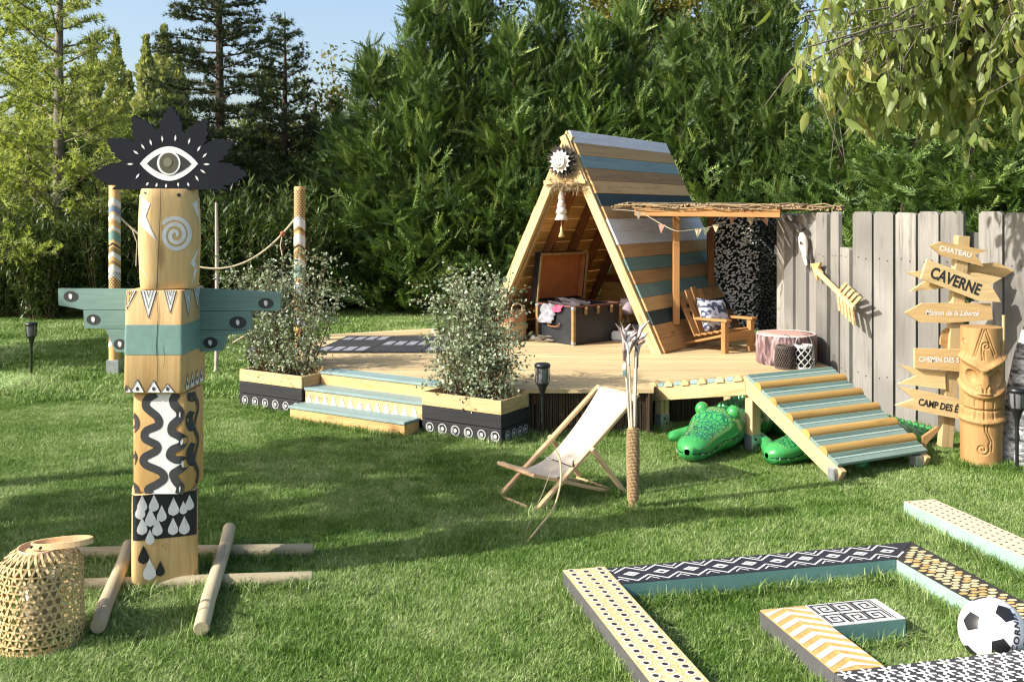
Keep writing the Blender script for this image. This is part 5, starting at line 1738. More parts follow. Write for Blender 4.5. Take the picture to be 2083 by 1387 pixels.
# ------------------------------------------------------------------ painted posts with rope
def chev(mb_, z0, h, amp, mi, r_, n=32, per=2):
    A_, B_ = [], []
    for i in range(n + 1):
        t = i / n; a = 2 * PI * t
        zz = z0 + amp * abs(((t * per * 2) % 2) - 1)
        A_.append((r_ * math.cos(a - PI / 2), r_ * math.sin(a - PI / 2), zz)); B_.append((r_ * math.cos(a - PI / 2), r_ * math.sin(a - PI / 2), zz + h))
    mb_.add(A_ + B_, [(i, i + 1, n + 2 + i, n + 1 + i) for i in range(n)], mi)
def post(label, loc, H, seq, dots):
    t = thing("painted_post", label, "post", loc)
    obj("pole", MB().lathe([(.056, .10), (.056, H - .01), (.05, H)], 28), TOTW2, t)
    obj("bracket", MB().box((0, 0, .085), (.125, .125, .17)).box((0, 0, .01), (.15, .15, .02)), METAL, t)
    mb_ = MB(); mats = [WPAINT, BLUEP, STAINL, TPAINT, BPAINT, GOLD, PINKP]
    for (z0, h, m) in seq: chev(mb_, z0, h, .055, m, .0575)
    obj("chevron_motif", mb_, mats, t)
    d = MB()
    for (z0, z1, mode) in dots:
        z = z0; row = 0
        while z < z1:
            for k in range(11):
                a = 2 * PI * (k + .5 * (row % 2)) / 11
                d.flat(disc(a, z, .15, .0085, 6, .3), lambda p, q: (.0578 * math.cos(p), .0578 * math.sin(p), q))
            z += .019; row += 1
    obj("dot_motif", d, BPAINT, t)
    return t
PL, PR = Vector((-4.0, 9.9, 0)), Vector((-2.15, 9.95, 0))
pz = lambda y: EYE - (y - 432) * 9.9 / F
post("left painted post with chevrons, half hidden behind the totem wing", PL, 1.93,
     [(pz(425), .06, 0), (pz(440), .06, 1), (pz(455), .05, 0), (pz(465), .03, 2), (pz(476), .03, 0), (pz(497), .09, 3), (pz(508), .02, 4), (pz(522), .05, 5), (pz(532), .05, 0), (pz(545), .025, 5), (pz(560), .06, 0), (pz(572), .05, 0), (.32, .10, 5), (.27, .06, 0), (.47, .06, 4)],
     [(pz(590), pz(552), 0)])
post("painted post with dotted top and chevrons behind the left planter", PR, 1.91,
     [(pz(470), .10, 0), (pz(478), .03, 5), (pz(505), .10, 0), (pz(512), .02, 4), (pz(530), .06, 5), (pz(522), .03, 2), (pz(545), .05, 0), (pz(575), .14, 3), (pz(605), .10, 0), (pz(600), .02, 6), (pz(640), .15, 5), (pz(670), .10, 0)],
     [(pz(445), pz(385), 0)])
rp = thing("rope_swag", "sagging rope hung between the two painted posts", "rope", (0, 0, 0))
a, b = PR + Vector((-.05, 0, 1.58)), PL + Vector((.05, 0, 1.60))
path = [a.lerp(b, t) - Vector((0, 0, .42 * (1 - (2 * t - 1) ** 2) * (1.0 + .4 * (1 - t)))) for t in np.linspace(0, 1, 30)]
obj("rope", MB().tube(path, .011, 6), ROPE, rp)
obj("tail", MB().tube([path[2], path[2] + Vector((-.02, -.01, -.12)), path[2] + Vector((.0, -.01, -.22))], .006, 5), ROPE, rp)
obj("knot", MB().lathe([(.0, -.035), (.024, -.02), (.028, 0), (.022, .02), (0, .03)], 10, M=TR(*path[2])), plain("red_knot", (.26, .10, .06), .9, .3, 40), rp)
obj("tail", MB().tube([path[-3], path[-3] + Vector((.06, -.02, -.14)), path[-3] + Vector((.05, -.02, -.38))], .006, 5), ROPE, rp)
a2 = PR + Vector((-.05, 0, .76))
tag(obj("low_rope", MB().tube([a2, a2 + Vector((-.14, -.05, -.14)), a2 + Vector((-.30, -.08, -.24)), a2 + Vector((-.6, -.1, -.42))], .011, 6), ROPE), "short lower rope tied to the dotted post", "rope")
tag(obj("bare_stake", MB().tube([(-2.99, 9.95, 0), (-2.985, 9.95, .9), (-2.99, 9.95, 1.75)], [.022, .02, .015], 7), wood("peeling_stake", (.36, .33, .28), dark=(.12, .1, .08), axis='Z', grain=2)), "thin pale peeling stake just right of the totem head", "stake")

# ------------------------------------------------------------------ garden torches
tglass = plain("smoked_glass", (.13, .135, .14), .12, .1, 8, spec=.6)
def torch(label, loc, H):
    t = thing("garden_torch", label, "torch", loc, 0, "black garden torches")
    k = H / .575
    obj("stake", MB().lathe([(.004, -.05), (.011, .02), (.012, H - .26 * k)], 10), PLASTIC, t)
    z0 = H - .26 * k
    obj("cone", MB().lathe([(.012, z0), (.017, z0 + .04), (.030, z0 + .085), (.043, z0 + .105), (.046, z0 + .115)], 20), PLASTIC, t)
    obj("glass", MB().lathe([(.036, z0 + .11), (.045, z0 + .15), (.047, z0 + .20), (.046, H - .03)], 20), tglass, t)
    mb_ = MB()
    for i in range(8):
        a = 2 * PI * i / 8
        mb_.tube([((r_) * math.cos(a), r_ * math.sin(a), z) for r_, z in ((.046, z0 + .108), (.051, z0 + .15), (.053, z0 + .2), (.052, H - .03))], .003, 5)
    obj("cage", mb_, PLASTIC, t)
    obj("cap", MB().lathe([(.054, H - .034), (.058, H - .028), (.058, H - .012), (.045, H - .004), (0, H)], 24), PLASTIC, t)
torch("black garden torch standing alone on the lawn at the far left", (-4.80, 9.82, 0), .555)
torch("black garden torch half hidden by the left planter shrub", (-2.34, 8.86, 0), .42)
torch("black garden torch in front of the deck beside the right planter", (.218, 7.04, 0), .575)
torch("black garden torch at the right edge beside the carved tiki post", (3.20, 6.23, 0), .545)

# ------------------------------------------------------------------ bridge and ramp
TLc = Vector((1.60, 6.73, .53)); wdir = Vector((.89, .456, 0)).normalized(); RW = .78
BLc = Vector((1.985, 5.985, .105)); ldir = (BLc - TLc); RL = ldir.length; ldir.normalize()
rpn = wdir.cross(ldir); rpn = -rpn if rpn.z < 0 else rpn
rm = thing("ramp", "wooden ramp of teal boards and half round logs beside the crocodiles", "ramp", (0, 0, 0))
pitch = RL / 5.62
def rpt(s, w, off=0): return TLc + ldir * s + wdir * w + rpn * off
RAMPD = wood("ramp_dark_teal", (.10, .165, .145), var=.1, knots=.1)
RAMPT = wood("ramp_teal", (.185, .26, .225), dark=(.145, .205, .178), var=.07, knots=.2, wear=.3, wearcol=(.35, .4, .37))
s0 = 0
for k in range(6):
    c = s0 + pitch * (.31)
    plank("board", RW, pitch * .62 - .004, .022, RAMPT, rm, frame(rpt(s0 + pitch * .31, RW / 2, .004), wdir, rpn))
    obj("dark_stripe", MB().box((0, 0, 0), (RW - .002, .030, .0012), ch=.0003), RAMPD, rm, frame(rpt(s0 + pitch * .15, RW / 2, .0155), wdir, rpn))
    obj("groove_highlight", MB().box((0, 0, 0), (RW - .002, .012, .0016), ch=.0004), plain("groove_highlight", (.32, .42, .37), .6, .1), rm, frame(rpt(s0 + pitch * .31, RW / 2, .0165), wdir, rpn))  # thin pale strip paints the highlight along a board groove
    if k < 5:
        cc = s0 + pitch * .805; R2 = pitch * .235
        n = 12
        pr = [(R2 * math.cos(PI * i / n), R2 * math.sin(PI * i / n)) for i in range(n + 1)]
        M = frame(rpt(cc, RW / 2, -.002), wdir, rpn)
        Mx = M @ Matrix(((0, 0, 1, 0), (1, 0, 0, 0), (0, 1, 0, 0), (0, 0, 0, 1)))
        obj("half_log", MB().prism(pr, -RW / 2 - .004, RW / 2 + .004), wood("half_log_round", (.45, .275, .085), dark=(.32, .18, .05), axis='Z', var=.12, knots=.4) if k == 0 else bpy.data.materials["half_log_round"], rm, Mx)
    s0 += pitch
for w in (.022, RW - .022):
    bar("stringer", rpt(-.02, w, -.06), rpt(RL + .04, w, -.06), .042, .10, PINE, rm, rpn)
obj("end_block", MB().box((0, 0, 0), (.09, .05, .10)), PINE, rm, frame(Vector((2.70, 6.55, .05)), (.5, .6, 0), (0, 0, 1)))
for (x, y, z) in ((1.975, 6.02, .09), (2.60, 6.33, .09)):
    obj("foot", MB().box((0, 0, .045), (.06, .06, z)), METAL, rm, TR(x, y, 0) @ RZ(.47))
obj("loose_bracket", MB().prism([(0, 0), (.10, .07), (.115, .055), (.03, -.04), (.012, -.10), (-.012, -.095), (0, -.02)], -.015, .015, M=XZ), STAIN, rm, TR(2.76, 6.62, .14))
# standing legs with steel feet
def leg(x, y, H, ang, parent):
    l = obj("leg", MB().box((0, 0, H / 2 + .06), (.075, .075, H - .12)), PINEZ, parent, TR(x, y, 0) @ RZ(ang))
    obj("steel_foot", MB().box((0, 0, .065), (.082, .082, .13), ch=.004).box((0, 0, .006), (.11, .11, .012)), METAL, l)
    obj("bolt", MB().lathe([(.010, 0), (.008, .006), (0, .008)], 8, M=TR(-.01, -.042, .10) @ RX(PI / 2)).lathe([(.010, 0), (.008, .006), (0, .008)], 8, M=TR(.012, -.042, .06) @ RX(PI / 2)), PLASTIC, l)
leg(1.655, 6.76, .47, .47, rm)
leg(2.30, 7.08, .47, .47, rm)
bg_ = thing("bridge", "short wooden bridge of half logs and teal blocks joining deck and ramp", "bridge", (0, 0, 0))
b0, b1 = Vector((1.075, 7.47, .325)), Vector((1.615, 6.74, .505))
bdir = (b1 - b0); BL_ = bdir.length; bdir.normalize(); bn_ = Vector((0, 0, 1)); bside = Vector((-bdir.y, bdir.x, 0)).normalized()
if bside.y < 0: bside = -bside
bar("beam", b0 - Vector((0, 0, .055)), b1 - Vector((0, 0, .055)), .045, .10, PINE, bg_)
bar("beam", b0 - Vector((0, 0, .055)) + bside * .10, b1 - Vector((0, 0, .055)) + bside * .10, .045, .10, PINE, bg_)
for k in range(11):
    c = b0 + bdir * (BL_ * (k + .3) / 11) + bside * .05
    x = bside; zz = bdir.cross(x); zz = zz if zz.z > 0 else -zz
    if k % 2 == 0:
        R2 = .040; pr = [(R2 * math.cos(PI * i / 12), R2 * math.sin(PI * i / 12)) for i in range(13)]
        M = frame(c + zz * -.004, x, zz) @ Matrix(((0, 0, 1, 0), (1, 0, 0, 0), (0, 1, 0, 0), (0, 0, 0, 1)))
        obj("half_log", MB().prism(pr, -.085, .075), wood("pale_log_end", (.62, .44, .20), axis='Z', var=.25) if k == 0 else bpy.data.materials["pale_log_end"], bg_, M)
    else:
        plank("teal_block", .15, .078, .03, TEALB, bg_, frame(c + zz * .012, x, zz))
leg(1.135, 7.44, .27, .6, bg_)
leg(1.72, 7.75, .27, .6, bg_)

# ------------------------------------------------------------------ inflatable crocodiles
cm_ = NT("green_vinyl")
tc = cm_.n("TexCoord"); sx_ = cm_.n("SeparateXYZ"); cm_.l(tc.outputs["Object"], sx_.inputs[0])
vo = cm_.n("TexVoronoi", feature='DISTANCE_TO_EDGE', i_Scale=24.0); mp = cm_.n("Mapping"); mp.inputs["Scale"].default_value = (1, 1.7, .4)
nz = cm_.n("TexNoise", i_Scale=9.0, i_Detail=3.0); cm_.l(tc.outputs["Object"], nz.inputs["Vector"])
ad = cm_.n("VectorMath", operation='MULTIPLY_ADD'); cm_.l(nz.outputs[1], ad.inputs[0]); ad.inputs[1].default_value = (.05, .05, .05); cm_.l(tc.outputs["Object"], ad.inputs[2])
cm_.l(ad.outputs[0], mp.inputs[0]); cm_.l(mp.outputs[0], vo.inputs["Vector"])
ln = cm_.ramp(vo.outputs["Distance"], [(.06, (1, 1, 1)), (.13, (0, 0, 0))])
at = cm_.n("Attribute", attribute_name="tint")
msk = cm_.math('MULTIPLY', ln, cm_.ramp(at.outputs["Fac"], [(.35, (0, 0, 0)), (.5, (1, 1, 1))]))
cm_.l(cm_.mix(msk, (.042, .27, .066), (.012, .095, .05)), cm_.p.inputs["Base Color"])
cm_.p.inputs["Roughness"].default_value = .22; cm_.p.inputs["Specular IOR Level"].default_value = .55
eyew = plain("croc_eye", (.02, .10, .03), .2, .1)
def croc(label, loc, rz, sc, tilt=0):
    t = thing("inflatable_crocodile", label, "pool toy", loc, rz, "green inflatable crocodiles")
    t.scale = (sc,) * 3; t.rotation_euler = (0, tilt, rz)
    rows = [(-1.05, .01, .012, .05), (-.98, .04, .03, .07), (-.80, .075, .06, .09), (-.60, .13, .10, .11), (-.40, .19, .13, .14), (-.15, .215, .14, .15), (.05, .19, .13, .145), (.16, .165, .125, .15), (.26, .178, .14, .165), (.36, .175, .135, .16), (.46, .150, .112, .145), (.56, .130, .098, .128), (.66, .118, .09, .115), (.73, .105, .082, .108), (.78, .075, .06, .10), (.80, .02, .02, .098)]
    n = 28; vs, fs, tn = [], [], []
    X = [r_[0] for r_ in rows]
    xs = np.linspace(-1.05, .80, 90)
    for x in xs:
        w, h, zc = (float(np.interp(x, X, [r_[k] for r_ in rows])) for k in (1, 2, 3))
        for k in range(n):
            a = 2 * PI * k / n; c, s_ = math.cos(a), math.sin(a)
            y, z = w * math.copysign(abs(c) ** .85, c), h * math.copysign(abs(s_) ** .9, s_)
            if x > .18:       # head: jaw line crease and flatter top
                cr = math.exp(-((z + .02 + .012 * math.sin(x * 22)) / .013) ** 2) * min(1, (x - .18) * 8)
                y *= 1 - .10 * cr
                if z > .03: z = .03 + (z - .03) * (.82 if x > .42 else 1)
            else:
                y *= 1 + .03 * math.sin(x * 42); z *= 1 + .03 * math.sin(x * 42)
            vs.append((x, y, z + zc)); tn.append(1.0 if (s_ > (.55 if x > .18 else .25) and x < .70) else 0.0)
    for i in range(len(xs) - 1):
        for k in range(n): fs.append((i * n + k, i * n + (k + 1) % n, (i + 1) * n + (k + 1) % n, (i + 1) * n + k))
    mb_ = MB().add(vs, fs, smooth=True)
    # back ridge
    me = mb_.mesh("body", [cm_.m]); at_ = me.attributes.new("tint", 'FLOAT', 'POINT'); at_.data.foreach_set("value", np.array(tn, np.float32))
    bo = link("body", me, t)
    for s_ in (-1, 1):
        e = obj("eye", MB().lathe([(.050 * math.sin(PI * i / 12), -.055 * math.cos(PI * i / 12)) for i in range(13)], 16, M=TR(.28, s_ * .115, .275) @ RY(.2)), cm_.m, t)
        obj("pupil", MB().lathe([(.020, 0), (.014, .006), (0, .008)], 10, M=TR(.315, s_ * .125, .285) @ RZ(s_ * .35) @ RY(PI / 2)), eyew, e)
        obj("nostril", MB().lathe([(.016, 0), (.010, .008), (0, .010)], 10, M=TR(.735, s_ * .035, .168)), cm_.m, t)
        for (x, l) in ((-.42, .20), (.08, .22)):
            a0 = Vector((x, s_ * .14, .10)); a1 = Vector((x + .07, s_ * (.14 + l * .75), .05)); a2_ = Vector((x + .17, s_ * (.14 + l), .045))
            obj("foot", MB().tube([a0, a0.lerp(a1, .5), a1, a1.lerp(a2_, .6), a2_, a2_ + Vector((.03, 0, 0))], [.06, .062, .056, .05, .042, .008], 12), cm_.m, t)
    # mouth line with little teeth
    mth = MB(); th = MB()
    for s_ in (-1, 1):
        path = []
        for x in np.linspace(.24, .795, 26):
            w, h, zc = (float(np.interp(x, X, [r_[k] for r_ in rows])) for k in (1, 2, 3))
            z = -.02 - .012 * math.sin(x * 22); yy = w * (1 - min(1, abs(z / h)) ** 2) ** .5
            path.append(Vector((x, s_ * (yy * .93 + .002), zc + z)))
        mth.tube(path, .0045, 5)
        for i in range(2, 25, 3): th.lathe([(.008, 0), (0, .02)], 6, M=TR(*path[i]) @ RX(PI * .92))
    obj("mouth_line", mth, plain("croc_dark", (.006, .03, .018), .4), t)
    obj("teeth", th, WPAINT, t)
    rd = MB()
    for i in range(15):
        x = -.92 + i * .075; zc = float(np.interp(x, X, [r_[3] for r_ in rows])) + float(np.interp(x, X, [r_[2] for r_ in rows]))
        for s_ in (-1, 1): rd.lathe([(.024, -.012), (.016, .014), (0, .03)], 8, M=TR(x, s_ * .045, zc))
    obj("back_ridge", rd, cm_.m, t)
croc("green inflatable crocodile facing out from under the bridge", (1.58, 7.03, 0), math.atan2(-.83, -.56), 1.0)
croc("green inflatable crocodile under the ramp, only snout and tail showing", (2.28, 6.68, -.01), math.atan2(-.44, -.89), .88)

# ------------------------------------------------------------------ deck chair
FR, FL_ = Vector((.117, 5.36, 0)), Vector((-.086, 5.64, 0))
cwd = (FR - FL_); CWID = cwd.length; cwd.normalize()
cbk = Vector((.81, .59, 0)).normalized()
dc = thing("deck_chair", "low beech deck chair with cream canvas sling on the lawn", "deck chair", (0, 0, 0))
def cp(t_, w, z): return FL_ + cwd * w + cbk * t_ + Vector((0, 0, z))
TOPT, TOPZ = .775, .575
for w in (0, CWID):
    bar("side_rail", cp(-.01, w, .0), cp(TOPT, w, TOPZ), .030, .022, BEECH, dc, (0, 0, 1))
wi = .035
for w in (wi, CWID - wi):
    bar("seat_rail", cp(.0, w, .215), cp(.62, w, .012), .028, .020, BEECH, dc, (0, 0, 1))
for w in (-.024, CWID + .024):
    bar("prop", cp(.40, w, .31), cp(.64, w, .03), .026, .020, BEECH, dc, tuple(cwd))
def rod(name, a, b, r_): obj(name, MB().tube([a, a.lerp(b, .5), b], r_, 10), BEECH, dc)
rod("ground_bar", cp(.02, 0, .02), cp(.02, CWID, .02), .011)
rod("top_bar", cp(TOPT - .015, 0, TOPZ - .012), cp(TOPT - .015, CWID, TOPZ - .012), .012)
rod("seat_bar", cp(.01, -.0, .212), cp(.01, CWID, .212), .012)
rod("rear_bar", cp(.63, -.04, .018), cp(.63, CWID + .04, .018), .011)
prof = smooth_path([Vector(p) for p in ((TOPT - .012, 0, TOPZ + .002), (.62, 0, .425), (.48, 0, .30), (.34, 0, .205), (.21, 0, .165), (.10, 0, .175), (.012, 0, .226))], 5)
vs, fs = [], []
NWd = 12
for i, p in enumerate(prof):
    for j in range(NWd + 1):
        b = j / NWd; sag = .022 * math.sin(PI * b) * math.sin(PI * i / (len(prof) - 1))
        e = .028 + .012 * math.sin(PI * i / (len(prof) - 1))
        q = cp(p.x, e + (CWID - 2 * e) * b, p.z - sag); vs.append(q)
for i in range(len(prof) - 1):
    for j in range(NWd):
        k = i * (NWd + 1) + j; fs.append((k, k + 1, k + NWd + 2, k + NWd + 1))
sl_ = obj("canvas_sling", MB().add(vs, fs, smooth=True), CANVAS, dc)
sm = sl_.modifiers.new("thickness", 'SOLIDIFY'); sm.thickness = .003
# bow and arrow leaning on the chair
bo_ = thing("toy_bow", "thin stick bow with string leaning against the deck chair seat", "bow", (0, 0, 0))
bp_ = smooth_path([G(1060, 1117, .0), W(1098, 1070, 5.02), W(1125, 1035, 5.15), W(1139, 990, 5.32), W(1141, 950, 5.42), W(1136, 925, 5.5), W(1131, 915, 5.55)], 6)
obj("stick", MB().tube(bp_, .0055, 6), wood("peeled_stick", (.52, .40, .22), axis='Z', knots=0), bo_)
obj("string", MB().tube([bp_[0], W(1072, 1075, 5.05), W(1105, 1000, 5.25), W(1134, 922, 5.5)], .0015, 4), ROPE, bo_)
aw = thing("toy_arrow", "little stick arrow with dark tip lying on the deck chair canvas", "arrow", (0, 0, 0))
q0, q1 = W(1118, 932, 5.52), W(1166, 950, 5.52)
obj("stick", MB().tube([q0, q0.lerp(q1, .5), q1], .0035, 5), STEMM, aw)
obj("tip", MB().tube([q1, q1 + Vector((.0, 0, .03)), q1 + Vector((.006, 0, .045))], [.006, .004, .001], 5), BPAINT, aw)
obj("fletching", MB().prism([(-.02, -.012), (.03, -.004), (.03, .004), (-.02, .012)], -.001, .001), plain("pale_feather", (.6, .55, .45), .9), aw, TR(*q0) @ RX(.6))

# ------------------------------------------------------------------ bundle of feathered spears in a rope wrapped stake
sb = thing("spear_bundle", "bundle of thin pale spears with feather tops in a rope wrapped stake", "spears", (.665, 5.43, 0))
mb = MB(); st_ = []
stk = [(0, 0, -.02), (.002, 0, .10), (.004, 0, .28), (.002, 0, .44), (.0, 0, .47)]
obj("stake", MB().tube(stk, [.023, .024, .028, .027, .022], 14), wood("stake_wood", (.36, .24, .11), axis='Z', grain=1.5, knots=.3), sb)
mb = MB()
path = []
for i in range(520):
    t_ = i / 519; z = .06 + .40 * t_; rr = float(np.interp(z, [0, .1, .28, .44, .47], [.027, .029, .034, .032, .026])) + .002
    path.append((rr * math.cos(i * .62) + .003, rr * math.sin(i * .62), z))
obj("rope_wrap", MB().tube(path, .0030, 4, smooth=False), TWINE, sb)
rg = random.Random(4)
stickm = wood("white_stick", (.66, .58, .47), dark=(.5, .4, .3), axis='Z', knots=0)
featm = [plain("feather_white", (.70, .66, .62), .8, .1), plain("feather_pink", (.56, .42, .40), .8, .1), plain("feather_brown", (.14, .10, .085), .8, .2), plain("feather_orange", (.55, .27, .13), .8, .1)]
for k in range(7):
    a = 2 * PI * k / 7; bx_, by_ = .014 * math.cos(a), .014 * math.sin(a)
    tx, ty, tz = -.012 + .043 * math.cos(a) + rg.uniform(-.008, .008), .03 * math.sin(a), .93 + rg.uniform(-.05, .06)
    s_ = obj("spear", MB().tube([(bx_, by_, .42), ((bx_ + tx) / 2, (by_ + ty) / 2, .7), (tx, ty, tz)], [.0065, .006, .005], 6), stickm, sb)
    obj("binding", MB().tube([(tx * .93, ty * .93, tz - .10), (tx * .96, ty * .96, tz - .05), (tx, ty, tz - .0)], .0085, 6), featm[(2, 0, 2, 3, 2, 0, 2)[k]], s_)
    for j in range(3):
        fa = rg.uniform(-.9, .9); L = rg.uniform(.08, .14)
        d = Vector((math.sin(fa) * .55 + .12, rg.uniform(-.5, .1), 1)).normalized()
        mid = Vector((tx, ty, tz - .03)) + d * L * .5; end = Vector((tx, ty, tz - .03)) + d * L + Vector((.02 * (1 if fa > 0 else -1), 0, -.012))
        obj("feather", MB().tube([Vector((tx, ty, tz - .05)), mid, end], [.004, .0125, .002], 6), featm[rg.choice((0, 0, 1, 1, 2, 3))], s_)
obj("tag", MB().box((-.048, -.02, .80), (.022, .006, .03)), WPAINT, sb)
obj("tag", MB().box((-.046, -.02, .765), (.02, .007, .03)), TPAINT, sb)

# ------------------------------------------------------------------ signpost
sp0 = thing("signpost", "pale wooden signpost with arrow boards in front of the fence", "signpost", (0, 0, 0))
SD = 6.80
bar("post", W(1922, 908, SD + .03), W(1957, 480, SD + .03), .085, .07, PINE, sp0, (0, 1, 0))
whitetxt = plain("white_lettering", (.80, .77, .72), .6, .05); blacktxt = plain("black_lettering", (.025, .025, .025), .6, .1)
def sgn(name, pts, D, mat, txt=None, at=None, ang=0, size=.1, tmat=None, bold=0, shear=0, sx=1.0, spacing=1.0, label=None, spx=(1820, 470, 6.0304)):
    P_ = [W(spx[0] + a / spx[2], spx[1] + b / spx[2], D) for a, b in pts]
    c = sum((p for p in P_), Vector()) / len(P_)
    # local X along the board: take it level, the outline carries the slope
    o = obj(name, MB().prism([(p.x - c.x, p.z - c.z) for p in P_], -.012, .012, M=XZ), mat, sp0, TR(*c))
    if label: o["label"] = label
    if txt:
        q = W(spx[0] + at[0] / spx[2], spx[1] + at[1] / spx[2], D) - c
        ca_, sa_ = math.cos(ang), math.sin(ang)
        mb_ = text_mb(txt, size, lambda x, y: (q.x + x * ca_ - y * sa_, -.0135, q.z + x * sa_ + y * ca_), bold=bold, shear=shear, sx=sx, spacing=spacing)
        obj("lettering", mb_, tmat, o)
    return o
SIGN = wood("sign_pine", (.62, .42, .19), dark=(.52, .32, .12), var=.08, knots=.45)
SIGNL = wood("sign_pine_pale", (.68, .50, .25), dark=(.58, .4, .18), var=.08, knots=.4)
A2 = (1810, 680, 4.6227)
sgn("arrow_board", [(425, 180), (565, 130), (1130, 240), (975, 292), (1085, 435), (570, 305)], SD - .012, SIGN, "CHATEAU", (735, 255), math.radians(-13), .050, whitetxt, bold=.0012, sx=1.0, label="top arrow board with faint white CHATEAU lettering")
sgn("arrow_board", [(840, 425), (1100, 400), (1240, 385), (1330, 420), (1455, 487), (1330, 565), (1180, 545), (830, 520)], SD + .085, SIGN, label="arrow board pointing right behind the post")
sgn("arrow_board", [(140, 512), (330, 488), (1025, 515), (1310, 572), (1180, 650), (560, 705), (185, 738), (375, 608)], SD + .018, SIGNL, label="fork tailed board pointing right behind the CAVERNE board")
sgn("arrow_board", [(390, 345), (1150, 625), (1295, 870), (1020, 855), (315, 585)], SD - .035, SIGNL, "CAVERNE", (735, 618), math.radians(-20.5), .108, blacktxt, bold=.0035, sx=.76, shear=.0, spacing=1.02, label="tilted arrow board with bold black CAVERNE lettering")
sgn("arrow_board", [(120, 1000), (330, 885), (1170, 885), (1195, 1085), (640, 1125), (300, 1118)], SD - .015, SIGN, "Maison de la Liberté", (690, 1005), math.radians(-1), .052, whitetxt, shear=.35, bold=.0006, sx=.86, label="level arrow board pointing left with white script")
sgn("arrow_board", [(640, 1150), (770, 1140), (770, 1270), (650, 1200)], SD + .03, SIGNL)
sgn("side_board", [(560, 1300), (590, 1220), (650, 1180), (650, 1400), (790, 1500), (640, 1480), (555, 1390)], SD + .03, STAIN)
sgn("arrow_board", [(230, 130), (660, 140), (660, 350), (230, 310)], SD - .035, SIGN, "CHEMIN DES S", (455, 238), math.radians(-1.5), .050, whitetxt, bold=.0012, sx=.85, label="board with white lettering above the fork tailed boards", spx=A2)
sgn("arrow_board", [(80, 280), (240, 318), (510, 345), (520, 515), (250, 480), (75, 463), (242, 390)], SD - .005, SIGNL, label="blank fork tailed board", spx=A2)
sgn("arrow_board", [(75, 485), (380, 545), (700, 618), (690, 800), (400, 745), (50, 665), (222, 605)], SD - .040, SIGNL, "CAMP DES É", (448, 668), math.radians(-11), .064, blacktxt, bold=.0022, sx=.80, label="lowest fork tailed board with black CAMP DES É lettering", spx=A2)

# ------------------------------------------------------------------ carved tiki post
tk = thing("tiki_post", "carved round tiki post with grimacing face beside the signpost", "tiki", (3.065, 6.42, 0))
TR_, TH = .128, .905
def seg_d(p, a, b):
    ab = (b[0] - a[0], b[1] - a[1]); t_ = max(0, min(1, ((p[0] - a[0]) * ab[0] + (p[1] - a[1]) * ab[1]) / (ab[0] ** 2 + ab[1] ** 2 + 1e-9)))
    return math.hypot(p[0] - a[0] - ab[0] * t_, p[1] - a[1] - ab[1] * t_)
def poly_d(p, pts): return min(seg_d(p, pts[i], pts[i + 1]) for i in range(len(pts) - 1))
def spiral(cx, cz, r0, turns, a0, sgn_=1, tail=None):
    pts = [(cx + r0 * (1 - i / 26) * math.cos(a0 + sgn_ * turns * 2 * PI * i / 26), cz + r0 * (1 - i / 26) * math.sin(a0 + sgn_ * turns * 2 * PI * i / 26)) for i in range(25)]
    return (tail or []) + pts
gro = [[(-.055, .72), (0.0, .895), (.06, .73)], [(-.068, .72), (-.012, .90)], [(.072, .74), (.012, .90)],
       spiral(.012, .79, .028, 1.4, PI * .9, -1, [(-.012, .70), (-.016, .75)]), [(.002, .70), (-.002, .76)],
       spiral(.15, .80, .03, 1.4, PI * .9, -1, [(.12, .70), (.12, .77)]),
       spiral(-.15, .80, .03, 1.4, 0, 1, [(-.12, .70), (-.12, .77)]),
       spiral(-.012, .13, .044, 1.7, .6, -1, [(.0, .29), (.004, .25), (.035, .18)]), [(.018, .29), (.02, .25), (.05, .18), (.045, .12)],
       [(-.035, .50), (-.04, .53), (-.022, .545), (-.008, .52), (-.008, .495)], [(.035, .50), (.04, .53), (.022, .545), (.010, .52), (.010, .495)],
       [(-.06, .44), (-.06, .40)], [(0, .44), (0, .385)], [(.06, .44), (.06, .395)], [(-.055, .375), (-.055, .325)], [(0, .37), (0, .32)], [(.06, .37), (.06, .325)]]
bb = [(min(p[0] for p in g) - .01, max(p[0] for p in g) + .01, min(p[1] for p in g) - .01, max(p[1] for p in g) + .01) for g in gro]
def carve(s_, z):
    """height added to the round post; s_ = arc length from the front"""
    h = 0
    brow = .645 + .45 * abs(s_) * min(1, abs(s_) / .05) - .001
    h += .026 * math.exp(-((z - brow) / .022) ** 2) * (1 if abs(s_) < .17 else 0)
    # eyes sunk below the brow
    e = ((abs(s_) - .082) / .048) ** 2 + ((z - (.585 + .15 * (abs(s_) - .05))) / .048) ** 2
    h -= .032 * max(0, 1 - e) ** .5
    # nose
    nw = float(np.interp(z, [.49, .52, .56, .64], [.046, .050, .032, .022]))
    if .485 < z < .65: h += .024 * max(0, 1 - (s_ / nw) ** 4)
    # lips
    up = .468 + .55 * abs(s_) * abs(s_) * 4; lo = .298 + .10 * abs(s_)
    if abs(s_) < .2:
        h += .016 * math.exp(-((z - up) / .016) ** 2) + .016 * math.exp(-((z - lo) / .016) ** 2)
        if lo + .02 < z < up - .02: h -= .006
        mid = .378 + .3 * s_ * s_
        h -= .018 * math.exp(-((z - mid) / .006) ** 2)
    for g, q in zip(gro, bb):
        if q[0] < s_ < q[1] and q[2] < z < q[3]:
            d = poly_d((s_, z), g)
            if d < .0065: h -= .011 * (1 - d / .0065)
    return h
NA, NZ_ = 200, 240
vs, fs = [], []
